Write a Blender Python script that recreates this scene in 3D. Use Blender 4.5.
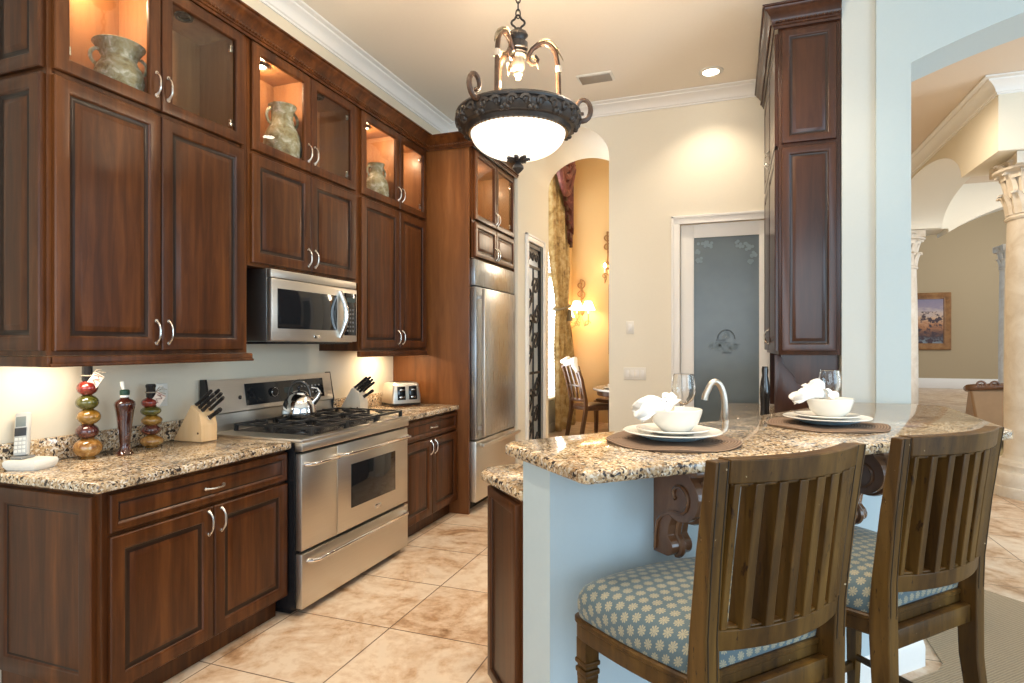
import bpy, bmesh, math, random
from mathutils import Vector, Matrix
PI = math.pi
for o in list(bpy.data.objects): bpy.data.objects.remove(o)
S = bpy.context.scene
C = S.collection

# ------------------------------------------------------------------ camera
cd = bpy.data.cameras.new('camera'); cam = bpy.data.objects.new('camera', cd); C.objects.link(cam)
cam.location = (2.784, 0.0, 1.414)
cam.rotation_euler = (PI/2, 0, math.radians(19.983))
cd.sensor_width = 36.0; cd.lens = 605/1024*36; cd.shift_y = 3.5/1024; cd.clip_start = .05
S.camera = cam

# ------------------------------------------------------------------ sky, exposure
W = bpy.data.worlds.new('daylight'); S.world = W; W.use_nodes = True
bg = W.node_tree.nodes['Background']; bg.inputs[0].default_value = (.62, .80, 1, 1); bg.inputs[1].default_value = .55
S.view_settings.view_transform = 'Standard'; S.view_settings.look = 'None'
S.view_settings.gamma = 1; S.view_settings.use_curve_mapping = False
S.view_settings.exposure = 0.62

def light(name, kind, loc, power, col=(1, 1, 1), size=.1, size_y=None, to=None, spot=None, blend=.6):
    d = bpy.data.lights.new(name, kind); d.energy = power; d.color = col
    if kind == 'AREA':
        d.size = size
        if size_y: d.shape = 'RECTANGLE'; d.size_y = size_y
    else: d.shadow_soft_size = size
    if spot: d.spot_size = math.radians(spot); d.spot_blend = blend
    o = bpy.data.objects.new(name, d); C.objects.link(o); o.location = loc
    if to is not None:
        o.rotation_euler = (Vector(to)-Vector(loc)).to_track_quat('-Z', 'Y').to_euler()
    return o
WARM = (1, .74, .46); WARM2 = (1, .83, .62); COOL = (.62, .84, 1)
# daylight of the big windows behind and to the right of the camera
light('window_light_back', 'AREA', (3.2, -3.3, 1.9), 78, (.80, .92, 1), 4.5, 2.4, to=(2.6, 3, 1.3))
light('window_light_right', 'AREA', (7.6, .2, 1.6), 120, (.58, .82, 1), 3.6, 2.6, to=(3, 2.2, .9))
# recessed cans in the kitchen ceiling
for x, y, e in ((1.45, 1.2, 85), (2.45, 1.6, 75), (1.45, 4.2, 80), (2.6, 3.6, 80), (3.4, 1.4, 55)):
    light('can_light', 'SPOT', (x, y, 3.66), e, WARM2, .06, spot=125, to=(x, y, 0), blend=.8)

# ------------------------------------------------------------------ materials
MATS = {}
def nt(name):
    m = bpy.data.materials.new(name); m.use_nodes = True
    n = m.node_tree; b = n.nodes['Principled BSDF']
    return m, n, b
def N(n, t, **k):
    a = n.nodes.new(t)
    for kk, v in k.items():
        if kk in a.inputs: a.inputs[kk].default_value = v
        else: setattr(a, kk, v)
    return a
def ramp(n, fac, stops):
    r = n.nodes.new('ShaderNodeValToRGB'); e = r.color_ramp.elements
    while len(e) < len(stops): e.new(.5)
    for i, (p, c) in enumerate(stops):
        e[i].position = p; e[i].color = (*c, 1) if len(c) == 3 else c
    n.links.new(fac, r.inputs[0]); return r
def coords(n, scale=(1, 1, 1), which='Object', rot=(0, 0, 0)):
    t = n.nodes.new('ShaderNodeTexCoord'); mp = n.nodes.new('ShaderNodeMapping')
    mp.inputs['Scale'].default_value = scale; mp.inputs['Rotation'].default_value = rot
    n.links.new(t.outputs[which], mp.inputs['Vector']); return mp.outputs[0]
def noise(n, vec, scale, detail=4, rough=.5, dist=0):
    a = n.nodes.new('ShaderNodeTexNoise'); a.inputs['Scale'].default_value = scale
    a.inputs['Detail'].default_value = detail; a.inputs['Roughness'].default_value = rough
    a.inputs['Distortion'].default_value = dist; n.links.new(vec, a.inputs['Vector']); return a.outputs['Fac']
def mix(n, fac, a, b, mode='MIX'):
    x = n.nodes.new('ShaderNodeMix'); x.data_type = 'RGBA'; x.blend_type = mode
    for s, v in ((0, fac), (6, a), (7, b)):
        if hasattr(v, 'is_output'): n.links.new(v, x.inputs[s])
        else: x.inputs[s].default_value = v if s == 0 else ((*v, 1) if len(v) == 3 else v)
    return x.outputs[2]
def math_(n, op, a, b=None, c=None):
    x = n.nodes.new('ShaderNodeMath'); x.operation = op
    for i, v in enumerate((a, b, c)):
        if v is None: continue
        if hasattr(v, 'is_output'): n.links.new(v, x.inputs[i])
        else: x.inputs[i].default_value = v
    return x.outputs[0]
def bump(n, b, h, strength=.2, dist=.002):
    x = n.nodes.new('ShaderNodeBump'); x.inputs['Strength'].default_value = strength
    x.inputs['Distance'].default_value = dist; n.links.new(h, x.inputs['Height']); n.links.new(x.outputs[0], b.inputs['Normal'])

def plain(name, col, rough=.5, metal=0, coat=0, var=.06, emis=None, es=0, trans=0, ior=1.45, alpha=1):
    if name in MATS: return MATS[name]
    m, n, b = nt(name)
    b.inputs['Roughness'].default_value = rough; b.inputs['Metallic'].default_value = metal
    b.inputs['Coat Weight'].default_value = coat; b.inputs['Transmission Weight'].default_value = trans
    b.inputs['IOR'].default_value = ior; b.inputs['Alpha'].default_value = alpha
    v = coords(n); f = noise(n, v, 9, 3)
    r = ramp(n, f, [(.3, tuple(c*(1-var) for c in col)), (.7, tuple(min(1, c*(1+var)) for c in col))])
    n.links.new(r.outputs[0], b.inputs['Base Color'])
    if emis: b.inputs['Emission Color'].default_value = (*emis, 1); b.inputs['Emission Strength'].default_value = es
    MATS[name] = m; return m
def wood(name, dark, mid, lite, rough=.3, coat=.25, sc=(13, 13, 1.1), worn=None, spec=.5):
    if name in MATS: return MATS[name]
    m, n, b = nt(name); v = coords(n, sc)
    f = noise(n, v, 2.2, 8, .6, .5)
    v2 = coords(n, (sc[0]*.35, sc[1]*.35, sc[2]*.12)); g = noise(n, v2, 2.0, 2)
    s = math_(n, 'MULTIPLY_ADD', g, .6, math_(n, 'MULTIPLY', f, .55))
    r = ramp(n, s, [(.36, dark), (.56, mid), (.78, lite)])
    out = r.outputs[0]
    if worn:
        w = noise(n, coords(n, (26, 26, 9)), 2.4, 6, .7)
        wm = ramp(n, w, [(.60, (0, 0, 0)), (.66, (1, 1, 1))])
        out = mix(n, wm.outputs[0], out, worn)
        w2 = ramp(n, noise(n, coords(n, (1, 1, 1)), 48, 3, .6), [(.735, (0, 0, 0)), (.75, (1, 1, 1))])
        out = mix(n, w2.outputs[0], out, (.42, .33, .22))
    n.links.new(out, b.inputs['Base Color'])
    b.inputs['Roughness'].default_value = rough; b.inputs['Coat Weight'].default_value = coat
    b.inputs['Coat Roughness'].default_value = .18; b.inputs['Specular IOR Level'].default_value = spec
    bump(n, b, f, .12, .001)
    MATS[name] = m; return m
def steel(name, col=(.55, .52, .47), rough=.3, stretch=(2, 2, 160)):
    if name in MATS: return MATS[name]
    m, n, b = nt(name); v = coords(n, stretch); f = noise(n, v, 2, 4)
    r = ramp(n, f, [(.3, tuple(c*.93 for c in col)), (.7, col)]); n.links.new(r.outputs[0], b.inputs['Base Color'])
    rr = ramp(n, f, [(.2, (rough*.85,)*3), (.8, (rough*1.15,)*3)]); n.links.new(rr.outputs[0], b.inputs['Roughness'])
    b.inputs['Metallic'].default_value = 1
    MATS[name] = m; return m
def granite():
    if 'granite' in MATS: return MATS['granite']
    m, n, b = nt('granite'); v = coords(n)
    nz = n.nodes.new('ShaderNodeTexNoise'); nz.inputs['Scale'].default_value = 45; nz.inputs['Detail'].default_value = 3
    n.links.new(v, nz.inputs['Vector'])
    dv = N(n, 'ShaderNodeVectorMath', operation='MULTIPLY_ADD'); n.links.new(nz.outputs['Color'], dv.inputs[0])
    dv.inputs[1].default_value = (.016, .016, .016); n.links.new(v, dv.inputs[2])
    vo = N(n, 'ShaderNodeTexVoronoi'); vo.inputs['Scale'].default_value = 150; n.links.new(dv.outputs[0], vo.inputs['Vector'])
    sp = N(n, 'ShaderNodeSeparateColor'); n.links.new(vo.outputs['Color'], sp.inputs[0])
    r = ramp(n, sp.outputs[0], [(0, (.56, .42, .26)), (.25, (.66, .55, .40)), (.5, (.42, .29, .17)), (.66, (.78, .74, .66)), (.82, (.28, .19, .125)), (.92, (.13, .11, .10))])
    r.color_ramp.interpolation = 'CONSTANT'
    big = noise(n, v, 7, 4, .6)
    tint = ramp(n, big, [(.38, (.60, .55, .50)), (.55, (1, .98, .95)), (.7, (1.0, .88, .70))])
    c1 = mix(n, 1, r.outputs[0], tint.outputs[0], 'MULTIPLY')
    vb = N(n, 'ShaderNodeTexVoronoi'); vb.inputs['Scale'].default_value = 88; n.links.new(dv.outputs[0], vb.inputs['Vector'])
    sb = N(n, 'ShaderNodeSeparateColor'); n.links.new(vb.outputs['Color'], sb.inputs[0])
    blk = ramp(n, sb.outputs[1], [(.0, (1, 1, 1)), (.11, (0, 0, 0))]); blk.color_ramp.interpolation = 'CONSTANT'
    c2 = mix(n, blk.outputs[0], c1, (.045, .035, .03))
    n.links.new(c2, b.inputs['Base Color'])
    b.inputs['Roughness'].default_value = .09
    MATS['granite'] = m; return m
def tile():
    m, n, b = nt('travertine_tile'); T = .5645
    tc = n.nodes.new('ShaderNodeTexCoord'); mp = n.nodes.new('ShaderNodeMapping')
    mp.inputs['Location'].default_value = (-(1.177-4*T), -(2.63-8*T), 0)
    n.links.new(tc.outputs['Object'], mp.inputs['Vector']); v = mp.outputs[0]
    br = N(n, 'ShaderNodeTexBrick', offset=0.0, offset_frequency=1, squash=1.0)
    n.links.new(v, br.inputs['Vector'])
    for k, val in (('Scale', 1.0), ('Mortar Size', .0035), ('Mortar Smooth', .1), ('Bias', 0), ('Brick Width', T), ('Row Height', T)): br.inputs[k].default_value = val
    br.inputs['Color1'].default_value = (.0, .0, .0, 1); br.inputs['Color2'].default_value = (1, 1, 1, 1)
    f = noise(n, v, 3.2, 9, .66, .7); g = noise(n, v, 14, 6, .6)
    s = math_(n, 'MULTIPLY_ADD', g, .35, math_(n, 'MULTIPLY', f, .75))
    s = math_(n, 'MULTIPLY_ADD', br.outputs['Color'], .06, s)
    r = ramp(n, s, [(.38, (.20, .10, .045)), (.47, (.41, .25, .14)), (.55, (.58, .41, .275)), (.66, (.70, .57, .44))])
    c = mix(n, br.outputs['Fac'], r.outputs[0], (.16, .10, .065))
    n.links.new(c, b.inputs['Base Color']); b.inputs['Roughness'].default_value = .33
    h = math_(n, 'SUBTRACT', g, math_(n, 'MULTIPLY', br.outputs['Fac'], 2)); bump(n, b, h, .12, .003)
    return m
def carpet_mat():
    m, n, b = nt('woven_carpet'); v = coords(n, (1, 1, 1), rot=(0, 0, PI/4))
    w = N(n, 'ShaderNodeTexWave'); w.inputs['Scale'].default_value = 26; w.inputs['Distortion'].default_value = 1.5; w.inputs['Detail'].default_value = 2
    n.links.new(v, w.inputs['Vector']); g = noise(n, v, 160, 3)
    s = math_(n, 'MULTIPLY_ADD', w.outputs['Fac'], .5, math_(n, 'MULTIPLY', g, .5))
    r = ramp(n, s, [(.2, (.27, .195, .118)), (.8, (.43, .325, .21))]); n.links.new(r.outputs[0], b.inputs['Base Color'])
    b.inputs['Roughness'].default_value = .95; bump(n, b, s, .5, .006); return m
def paint(name, col, rough=.6):
    if name in MATS: return MATS[name]
    m, n, b = nt(name); f = noise(n, coords(n), 60, 5)
    r = ramp(n, f, [(.3, tuple(c*.985 for c in col)), (.7, col)]); n.links.new(r.outputs[0], b.inputs['Base Color'])
    b.inputs['Roughness'].default_value = rough; bump(n, b, f, .06, .002); MATS[name] = m; return m
def damask():
    m, n, b = nt('floral_fabric')
    t = n.nodes.new('ShaderNodeTexCoord'); sx = n.nodes.new('ShaderNodeSeparateXYZ'); n.links.new(t.outputs['UV'], sx.inputs[0])
    K = 1/.037
    u = math_(n, 'MULTIPLY', sx.outputs[0], K); vv = math_(n, 'MULTIPLY', sx.outputs[1], K*1.12)
    row = math_(n, 'FLOOR', vv); odd = math_(n, 'MULTIPLY', math_(n, 'MODULO', math_(n, 'ABSOLUTE', row), 2), .5)
    fu = math_(n, 'SUBTRACT', math_(n, 'FRACT', math_(n, 'ADD', u, odd)), .5)
    fv = math_(n, 'SUBTRACT', math_(n, 'FRACT', vv), .5)
    rad = math_(n, 'SQRT', math_(n, 'ADD', math_(n, 'MULTIPLY', fu, fu), math_(n, 'MULTIPLY', fv, fv)))
    ang = math_(n, 'ARCTAN2', fv, fu)
    pet = math_(n, 'ABSOLUTE', math_(n, 'SINE', math_(n, 'MULTIPLY', ang, 4.5)))
    lim = math_(n, 'MULTIPLY_ADD', pet, .15, .25)
    inside = math_(n, 'LESS_THAN', rad, lim)
    gap = math_(n, 'GREATER_THAN', pet, .36); core = math_(n, 'LESS_THAN', rad, .10)
    fl = math_(n, 'MULTIPLY', inside, math_(n, 'MAXIMUM', gap, core))
    w = noise(n, t.outputs['UV'], 900, 2)
    base = ramp(n, w, [(.3, (.05, .085, .105)), (.7, (.095, .14, .16))])
    flc = ramp(n, w, [(.3, (.23, .21, .145)), (.7, (.37, .34, .245))])
    n.links.new(mix(n, fl, base.outputs[0], flc.outputs[0]), b.inputs['Base Color'])
    b.inputs['Roughness'].default_value = .75; b.inputs['Sheen Weight'].default_value = .2
    bump(n, b, fl, .3, .001); return m
def glassmat(name, col=(1, 1, 1), rough=.0, ior=1.1):
    if name in MATS: return MATS[name]
    m, n, b = nt(name); n.nodes.remove(b); o = n.nodes['Material Output']
    tr = N(n, 'ShaderNodeBsdfTransparent'); tr.inputs[0].default_value = (*col, 1)
    gl = N(n, 'ShaderNodeBsdfGlossy'); gl.inputs['Roughness'].default_value = rough
    lw = N(n, 'ShaderNodeLayerWeight'); lw.inputs['Blend'].default_value = .5
    fr = math_(n, 'MULTIPLY_ADD', math_(n, 'POWER', lw.outputs['Facing'], 5), .45, .035)
    mx = N(n, 'ShaderNodeMixShader'); n.links.new(fr, mx.inputs[0]); n.links.new(tr.outputs[0], mx.inputs[1]); n.links.new(gl.outputs[0], mx.inputs[2])
    n.links.new(mx.outputs[0], o.inputs[0]); MATS[name] = m; return m
def emit(name, col, s):
    if name in MATS: return MATS[name]
    m, n, b = nt(name); b.inputs['Base Color'].default_value = (*col, 1)
    b.inputs['Emission Color'].default_value = (*col, 1)
    f = noise(n, coords(n), 9, 5, .6, 1.2)
    r = ramp(n, f, [(.34, (s*.62,)*3), (.52, (s,)*3)]); n.links.new(r.outputs[0], b.inputs['Emission Strength'])
    b.inputs['Roughness'].default_value = .3; MATS[name] = m; return m
def mottled(name, stops, scale=8, rough=.6, detail=6, coat=0, bmp=.2, dist=.5):
    if name in MATS: return MATS[name]
    m, n, b = nt(name); f = noise(n, coords(n), scale, detail, .65, dist)
    r = ramp(n, f, stops); n.links.new(r.outputs[0], b.inputs['Base Color'])
    b.inputs['Roughness'].default_value = rough; b.inputs['Coat Weight'].default_value = coat
    bump(n, b, f, bmp, .004); MATS[name] = m; return m

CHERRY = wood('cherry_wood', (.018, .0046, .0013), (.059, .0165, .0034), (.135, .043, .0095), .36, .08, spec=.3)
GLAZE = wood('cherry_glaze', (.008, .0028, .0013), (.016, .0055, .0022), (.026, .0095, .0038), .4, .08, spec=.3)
CHERRYP = wood('cherry_paler', (.075, .024, .0065), (.150, .052, .0135), (.23, .088, .026), .38, .08, (9, 9, 1.0), spec=.35)  # paler cherry tone for the refrigerator side panel
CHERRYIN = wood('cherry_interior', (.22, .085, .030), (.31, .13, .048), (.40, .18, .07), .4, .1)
MAHOG = wood('mahogany_wood', (.018, .0058, .0034), (.045, .0145, .0072), (.078, .027, .0125), .28, .2, spec=.4)
OAK = wood('distressed_oak', (.016, .0062, .0012), (.060, .0270, .0046), (.130, .0660, .0135), .42, .0, (16, 16, 1.6), worn=(.022, .009, .003), spec=.28)
CARVED = wood('carved_walnut', (.055, .023, .011), (.115, .050, .023), (.19, .088, .042), .26, .35, (7, 7, 3))
MAPLE = wood('maple_block', (.55, .33, .15), (.68, .44, .22), (.76, .53, .30), .4, .1)
DINEW = wood('dining_wood', (.05, .022, .010), (.10, .042, .017), (.15, .065, .027), .35)
STEEL = steel('brushed_steel', (.66, .62, .555), .37); STEELV = steel('brushed_steel_tall', (.44, .46, .48), .28, (160, 160, 2))
CHROME = steel('polished_steel', (.75, .74, .73), .12, (3, 3, 3)); NICKEL = steel('satin_nickel', (.74, .71, .66), .27, (6, 6, 6))
BLACK = plain('black_enamel', (.012, .012, .014), .25); BLACKM = plain('black_iron', (.014, .013, .013), .45)
BGLASS = plain('black_glass', (.010, .011, .013), .06); DARKGAP = plain('dark_recess', (.012, .008, .006), .7)
GRANITE = granite(); GLASS = glassmat('cabinet_glass', (.96, .97, .96), .0, 1.30)
CREAM = paint('cream_paint', (.83, .775, .65)); CEIL = paint('ceiling_paint', (.90, .83, .73)); PALE = paint('pale_grey_paint', (.57, .585, .555)); WHITE = paint('white_trim', (.86, .85, .83), .35)
TAUPE = paint('wall_paint_left', (.70, .63, .50)); SPLASH = paint('splash_paint', (.72, .68, .60))
BLUEW = paint('pale_wall_paint', (.50, .575, .59)); GOLD = paint('gold_paint', (.52, .345, .15)); TAN = paint('tan_paint', (.42, .335, .215))
PEACH = paint('peach_ceiling', (.74, .62, .50)); STONE = mottled('column_stone', [(.35, (.66, .57, .46)), (.65, (.80, .73, .63))], 6, .6, bmp=.15)
PORC = plain('white_porcelain', (.84, .81, .74), .12, coat=.4, var=.02); LINEN = plain('white_linen', (.86, .85, .83), .85, var=.03)
PLASTW = plain('white_plastic', (.80, .77, .70), .35, var=.02); BLUEGLASS = plain('blue_glaze', (.20, .33, .42), .12, coat=.5)
BRONZE = mottled('dark_bronze', [(.35, (.020, .017, .017)), (.6, (.045, .035, .03)), (.75, (.12, .085, .05))], 14, .38, bmp=.4)
ANTIQ = mottled('antique_bronze', [(.35, (.04, .022, .014)), (.6, (.10, .048, .024)), (.8, (.26, .21, .16))], 11, .4, bmp=.3)
CLAY = mottled('weathered_clay', [(.32, (.09, .065, .035)), (.45, (.24, .20, .10)), (.55, (.27, .26, .19)), (.66, (.52, .50, .44))], 26, .75, 9, bmp=.5)

# ------------------------------------------------------------------ mesh builder
class MB:
    def __init__(s, M=None): s.v = []; s.f = []; s.M = M; s.uv = None; s.mi = 0; s.fm = []
    def add(s, vs, fs):
        k = len(s.v)
        for p in vs:
            p = Vector(p); s.v.append(s.M @ p if s.M else p)
        s.f += [tuple(i+k for i in f) for f in fs]; s.fm += [s.mi]*len(fs); return s
    def box(s, x0, x1, y0, y1, z0, z1, bv=0):
        if x0 > x1: x0, x1 = x1, x0
        if y0 > y1: y0, y1 = y1, y0
        if z0 > z1: z0, z1 = z1, z0
        if bv:
            bv = min(bv, (x1-x0)*.45, (y1-y0)*.45, (z1-z0)*.45)
            b = bmesh.new(); bmesh.ops.create_cube(b, size=1)
            for q in b.verts: q.co = Vector(((x0+x1)/2+q.co.x*(x1-x0), (y0+y1)/2+q.co.y*(y1-y0), (z0+z1)/2+q.co.z*(z1-z0)))
            bmesh.ops.bevel(b, geom=b.edges[:], offset=bv, segments=2, profile=.5, affect='EDGES')
            b.verts.index_update(); s.add([q.co for q in b.verts], [[q.index for q in f.verts] for f in b.faces]); b.free(); return s
        return s.add([(x0, y0, z0), (x1, y0, z0), (x1, y1, z0), (x0, y1, z0), (x0, y0, z1), (x1, y0, z1), (x1, y1, z1), (x0, y1, z1)],
                     [(3, 2, 1, 0), (4, 5, 6, 7), (0, 1, 5, 4), (1, 2, 6, 5), (2, 3, 7, 6), (3, 0, 4, 7)])
    def loft(s, rings, cap0=True, cap1=True, close=False):
        n = len(rings[0]); vs = [p for r in rings for p in r]; fs = []
        m = len(rings)
        for i in range(m-(0 if close else 1)):
            j = (i+1) % m
            for k in range(n):
                l = (k+1) % n; fs.append((i*n+k, i*n+l, j*n+l, j*n+k))
        if not close:
            if cap0: fs.append(tuple(range(n-1, -1, -1)))
            if cap1: fs.append(tuple((m-1)*n+k for k in range(n)))
        return s.add(vs, fs)
    def lathe(s, prof, c=(0, 0, 0), seg=24, axis='z', cap=True):
        rings = []
        for r, h in prof:
            ring = []
            for k in range(seg):
                a = 2*PI*k/seg; x, y = max(r, 1e-4)*math.cos(a), max(r, 1e-4)*math.sin(a)
                p = (x, y, h) if axis == 'z' else ((h, x, y) if axis == 'x' else (y, h, x))
                ring.append((p[0]+c[0], p[1]+c[1], p[2]+c[2]))
            rings.append(ring)
        return s.loft(rings, cap, cap)
    def tube(s, pts, r, seg=8, close=False, flat=None):
        pts = [Vector(p) for p in pts]; n = len(pts)
        rad = r if isinstance(r, (list, tuple)) else [r]*n
        rings = []; up = None
        for i, p in enumerate(pts):
            a = pts[(i-1) % n] if (close or i > 0) else p; b = pts[(i+1) % n] if (close or i < n-1) else p
            t = (b-a)
            t = t.normalized() if t.length > 1e-9 else Vector((0, 0, 1))
            if up is None:
                up = Vector((0, 0, 1)) if abs(t.z) < .9 else Vector((1, 0, 0))
            u = (up - t*up.dot(t))
            if u.length < 1e-6: u = t.orthogonal()
            u.normalize(); w = t.cross(u); up = u
            fx = flat or 1
            rings.append([p+(u*math.cos(2*PI*k/seg)+w*fx*math.sin(2*PI*k/seg))*rad[i] for k in range(seg)])
        return s.loft(rings, close=close)
    def prism(s, poly, z0, z1, axis='z', bv=0):
        def P(a, b, c): return (a, b, c) if axis == 'z' else ((c, a, b) if axis == 'x' else (a, c, b))
        if bv:
            b = bmesh.new(); vs = [b.verts.new(P(x, y, z0)) for x, y in poly]; f = b.faces.new(vs)
            r = bmesh.ops.extrude_face_region(b, geom=[f]); d = Vector(P(0, 0, z1-z0))
            for q in r['geom']:
                if isinstance(q, bmesh.types.BMVert): q.co += d
            bmesh.ops.recalc_face_normals(b, faces=b.faces)
            bmesh.ops.bevel(b, geom=b.edges[:], offset=bv, segments=3, profile=.5, affect='EDGES', clamp_overlap=True)
            b.verts.index_update(); s.add([q.co for q in b.verts], [[q.index for q in f.verts] for f in b.faces]); b.free(); return s
        return s.loft([[P(x, y, z0) for x, y in poly], [P(x, y, z1) for x, y in poly]])
    def sweep(s, pts, prof, close=False):
        """profile (a,b): a = outward (horizontal, right of travel), b = up; mitred along a horizontal path"""
        pts = [Vector((p[0], p[1], p[2])) for p in pts]; n = len(pts); rings = []
        for i, p in enumerate(pts):
            d0 = (p-pts[i-1]).normalized() if (i > 0 or close) else None
            d1 = (pts[(i+1) % n]-p).normalized() if (i < n-1 or close) else None
            d0 = d0 or d1; d1 = d1 or d0
            n0 = Vector((d0.y, -d0.x, 0)); n1 = Vector((d1.y, -d1.x, 0)); nn = (n0+n1)
            nn = nn/max(nn.length_squared, .2)*2
            rings.append([p+nn*a+Vector((0, 0, b)) for a, b in prof])
        return s.loft(rings, close=close)
    def rsweep(s, pts, sizes):
        rings = []
        for p, (w, d) in zip(pts, sizes):
            x, y, z = p; rings.append([(x-w/2, y-d/2, z), (x+w/2, y-d/2, z), (x+w/2, y+d/2, z), (x-w/2, y+d/2, z)])
        return s.loft(rings)
    def build(s, name, mat, parent=None, ang=38, bev=0, sub=0, solid=0):
        me = bpy.data.meshes.new(name); me.from_pydata([tuple(p) for p in s.v], [], s.f)
        if any(s.fm): me.polygons.foreach_set('material_index', s.fm)
        b = bmesh.new(); b.from_mesh(me); bmesh.ops.recalc_face_normals(b, faces=b.faces); b.to_mesh(me); b.free()
        for p in me.polygons: p.use_smooth = True
        me.set_sharp_from_angle(angle=math.radians(ang))
        if s.uv:
            l = me.uv_layers.new(name='UVMap')
            for lp in me.loops: l.data[lp.index].uv = s.uv[lp.vertex_index]
        for m in (mat if isinstance(mat, (list, tuple)) else [mat]): me.materials.append(m)
        o = bpy.data.objects.new(name, me); C.objects.link(o)
        if parent: o.parent = parent
        if solid:
            q = o.modifiers.new('solid', 'SOLIDIFY'); q.thickness = solid; q.offset = 0
        if bev:
            q = o.modifiers.new('bevel', 'BEVEL'); q.width = bev; q.segments = 2; q.limit_method = 'ANGLE'; q.angle_limit = math.radians(40)
        if sub:
            q = o.modifiers.new('sub', 'SUBSURF'); q.levels = sub; q.render_levels = sub
        return o
def tag(o, label, cat, group=None):
    o['label'] = label; o['category'] = cat
    if group: o['group'] = group
    return o
def thing(name, label, cat, loc=(0, 0, 0), rz=0, group=None):
    o = bpy.data.objects.new(name, None); C.objects.link(o); o.location = loc; o.rotation_euler = (0, 0, rz)
    o.empty_display_size = .05
    return tag(o, label, cat, group)
def struct(o): o['kind'] = 'structure'; return o
def copy_tree(o, parent=None, loc=None, rz=None, label=None):
    c = o.copy(); C.objects.link(c)
    if parent: c.parent = parent
    if loc is not None: c.location = loc
    if rz is not None: c.rotation_euler = (0, 0, rz)
    if label: c['label'] = label
    for ch in list(o.children): copy_tree(ch, c)
    return c
def rect(x0, x1, z0, z1): return [(x0, z0), (x1, z0), (x1, z1), (x0, z1)]
def arc(cx, cz, rx, rz, a0, a1, n): return [(cx+rx*math.cos(a0+(a1-a0)*i/n), cz+rz*math.sin(a0+(a1-a0)*i/n)) for i in range(n+1)]
def T(x=0, y=0, z=0, rz=0): return Matrix.Translation((x, y, z)) @ Matrix.Rotation(rz, 4, 'Z')
random.seed(4)

# ------------------------------------------------------------------ room shell
def arch_piece(m, axis, b0, b1, zs, zp, z1, t0, t1, n=26, seg=False):
    """wall above an arched opening: faces, soffit and top"""
    def P(a, z, t): return (a, t, z) if axis == 'y' else (t, a, z)
    c, h = (b0+b1)/2, (b1-b0)/2; pts = []
    for i in range(n+1):
        if seg:
            a = b0+(b1-b0)*i/n; R = (h*h+(zp-zs)**2)/(2*(zp-zs)); z = zp-R+math.sqrt(R*R-(a-c)**2)
        else:
            th = PI-PI*i/n; a = c+h*math.cos(th); z = zs+(zp-zs)*math.sin(th)
        pts.append((a, z))
    vs = []; fs = []
    for a, z in pts:
        vs += [P(a, z, t0), P(a, z1, t0), P(a, z1, t1), P(a, z, t1)]
    for i in range(n):
        k = i*4; l = k+4
        fs += [(k, l, l+1, k+1), (k+1, l+1, l+2, k+2), (k+2, l+2, l+3, k+3), (k+3, l+3, l, k)]
    fs += [(0, 1, 2, 3), (n*4+3, n*4+2, n*4+1, n*4)]
    return m.add(vs, fs)
ZC = 3.68; YF = 5.67
struct(MB().box(-.2, 14, -3.6, 24, -.12, 0).build('floor', tile()))
car = MB().prism([(2.29, 1.755), (3.62, 3.085), (3.66, 3.16), (3.66, 4.15), (4.02, 4.32), (7.9, .45), (7.9, -3.5), (2.29, -3.5)], 0.0005, .009)
struct(car.build('floor', carpet_mat()))
c = MB().box(-.2, 3.6, -3.6, 5.75, ZC, ZC+.1); c.box(3.6, 8.2, -3.6, 4.2, ZC, ZC+.1)
struct(c.build('ceiling', CEIL))
struct(MB().box(3.5, 12, 4.4, 11.4, 3.83, 3.93).build('ceiling', PEACH))
struct(MB().box(3.5, 14, 11.4, 24, 5.8, 5.9).build('ceiling', CREAM))
struct(MB().box(-.2, 5.2, 5.6, 11.1, 4.85, 4.95).build('ceiling', CREAM))
struct(MB().box(-.14, 0, -3.6, YF, 0, ZC).build('wall_left', TAUPE))
w = MB()
arch_piece(w, 'y', .78, 1.695, 3.20, 3.535, 4.85, YF, 6.75)
w.box(-.1, .78, YF, 5.98, 3.1, 4.85); w.box(.63, .78, 5.68, 5.98, 0, 3.1); w.box(.63, .78, 6.48, 6.75, 0, 3.1); w.box(.63, .78, 5.98, 6.48, 2.5, 3.1)
w.box(-.1, .78, 5.98, 6.75, 3.1, 4.85); w.box(-.1, .63, 6.65, 6.75, 0, 3.1); w.box(1.695, 1.95, YF, 6.75, 0, 4.85)
w.box(1.95, 2.342, YF, YF+.12, 0, ZC); w.box(2.342, 3.124, YF, YF+.12, 2.512, ZC); w.box(3.124, 3.6, YF, YF+.12, 0, ZC)
struct(w.build('wall_far', CREAM))
struct(MB().box(3.42, 3.60, 4.20, YF, 0, ZC).build('wall_right', PALE))
w = MB(); arch_piece(w, 'y', 3.78, 7.38, 3.085, 3.46, 3.93, 4.17, 4.6, seg=True)
w.box(3.60, 3.78, 4.17, 4.6, 0, 3.93); w.box(7.38, 8.2, 4.17, 4.6, 0, 3.93)
struct(w.build('wall_arch', BLUEW))
struct(MB().box(8.1, 8.25, 2.4, 4.2, 0, ZC).build('wall_east', BLUEW))
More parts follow.
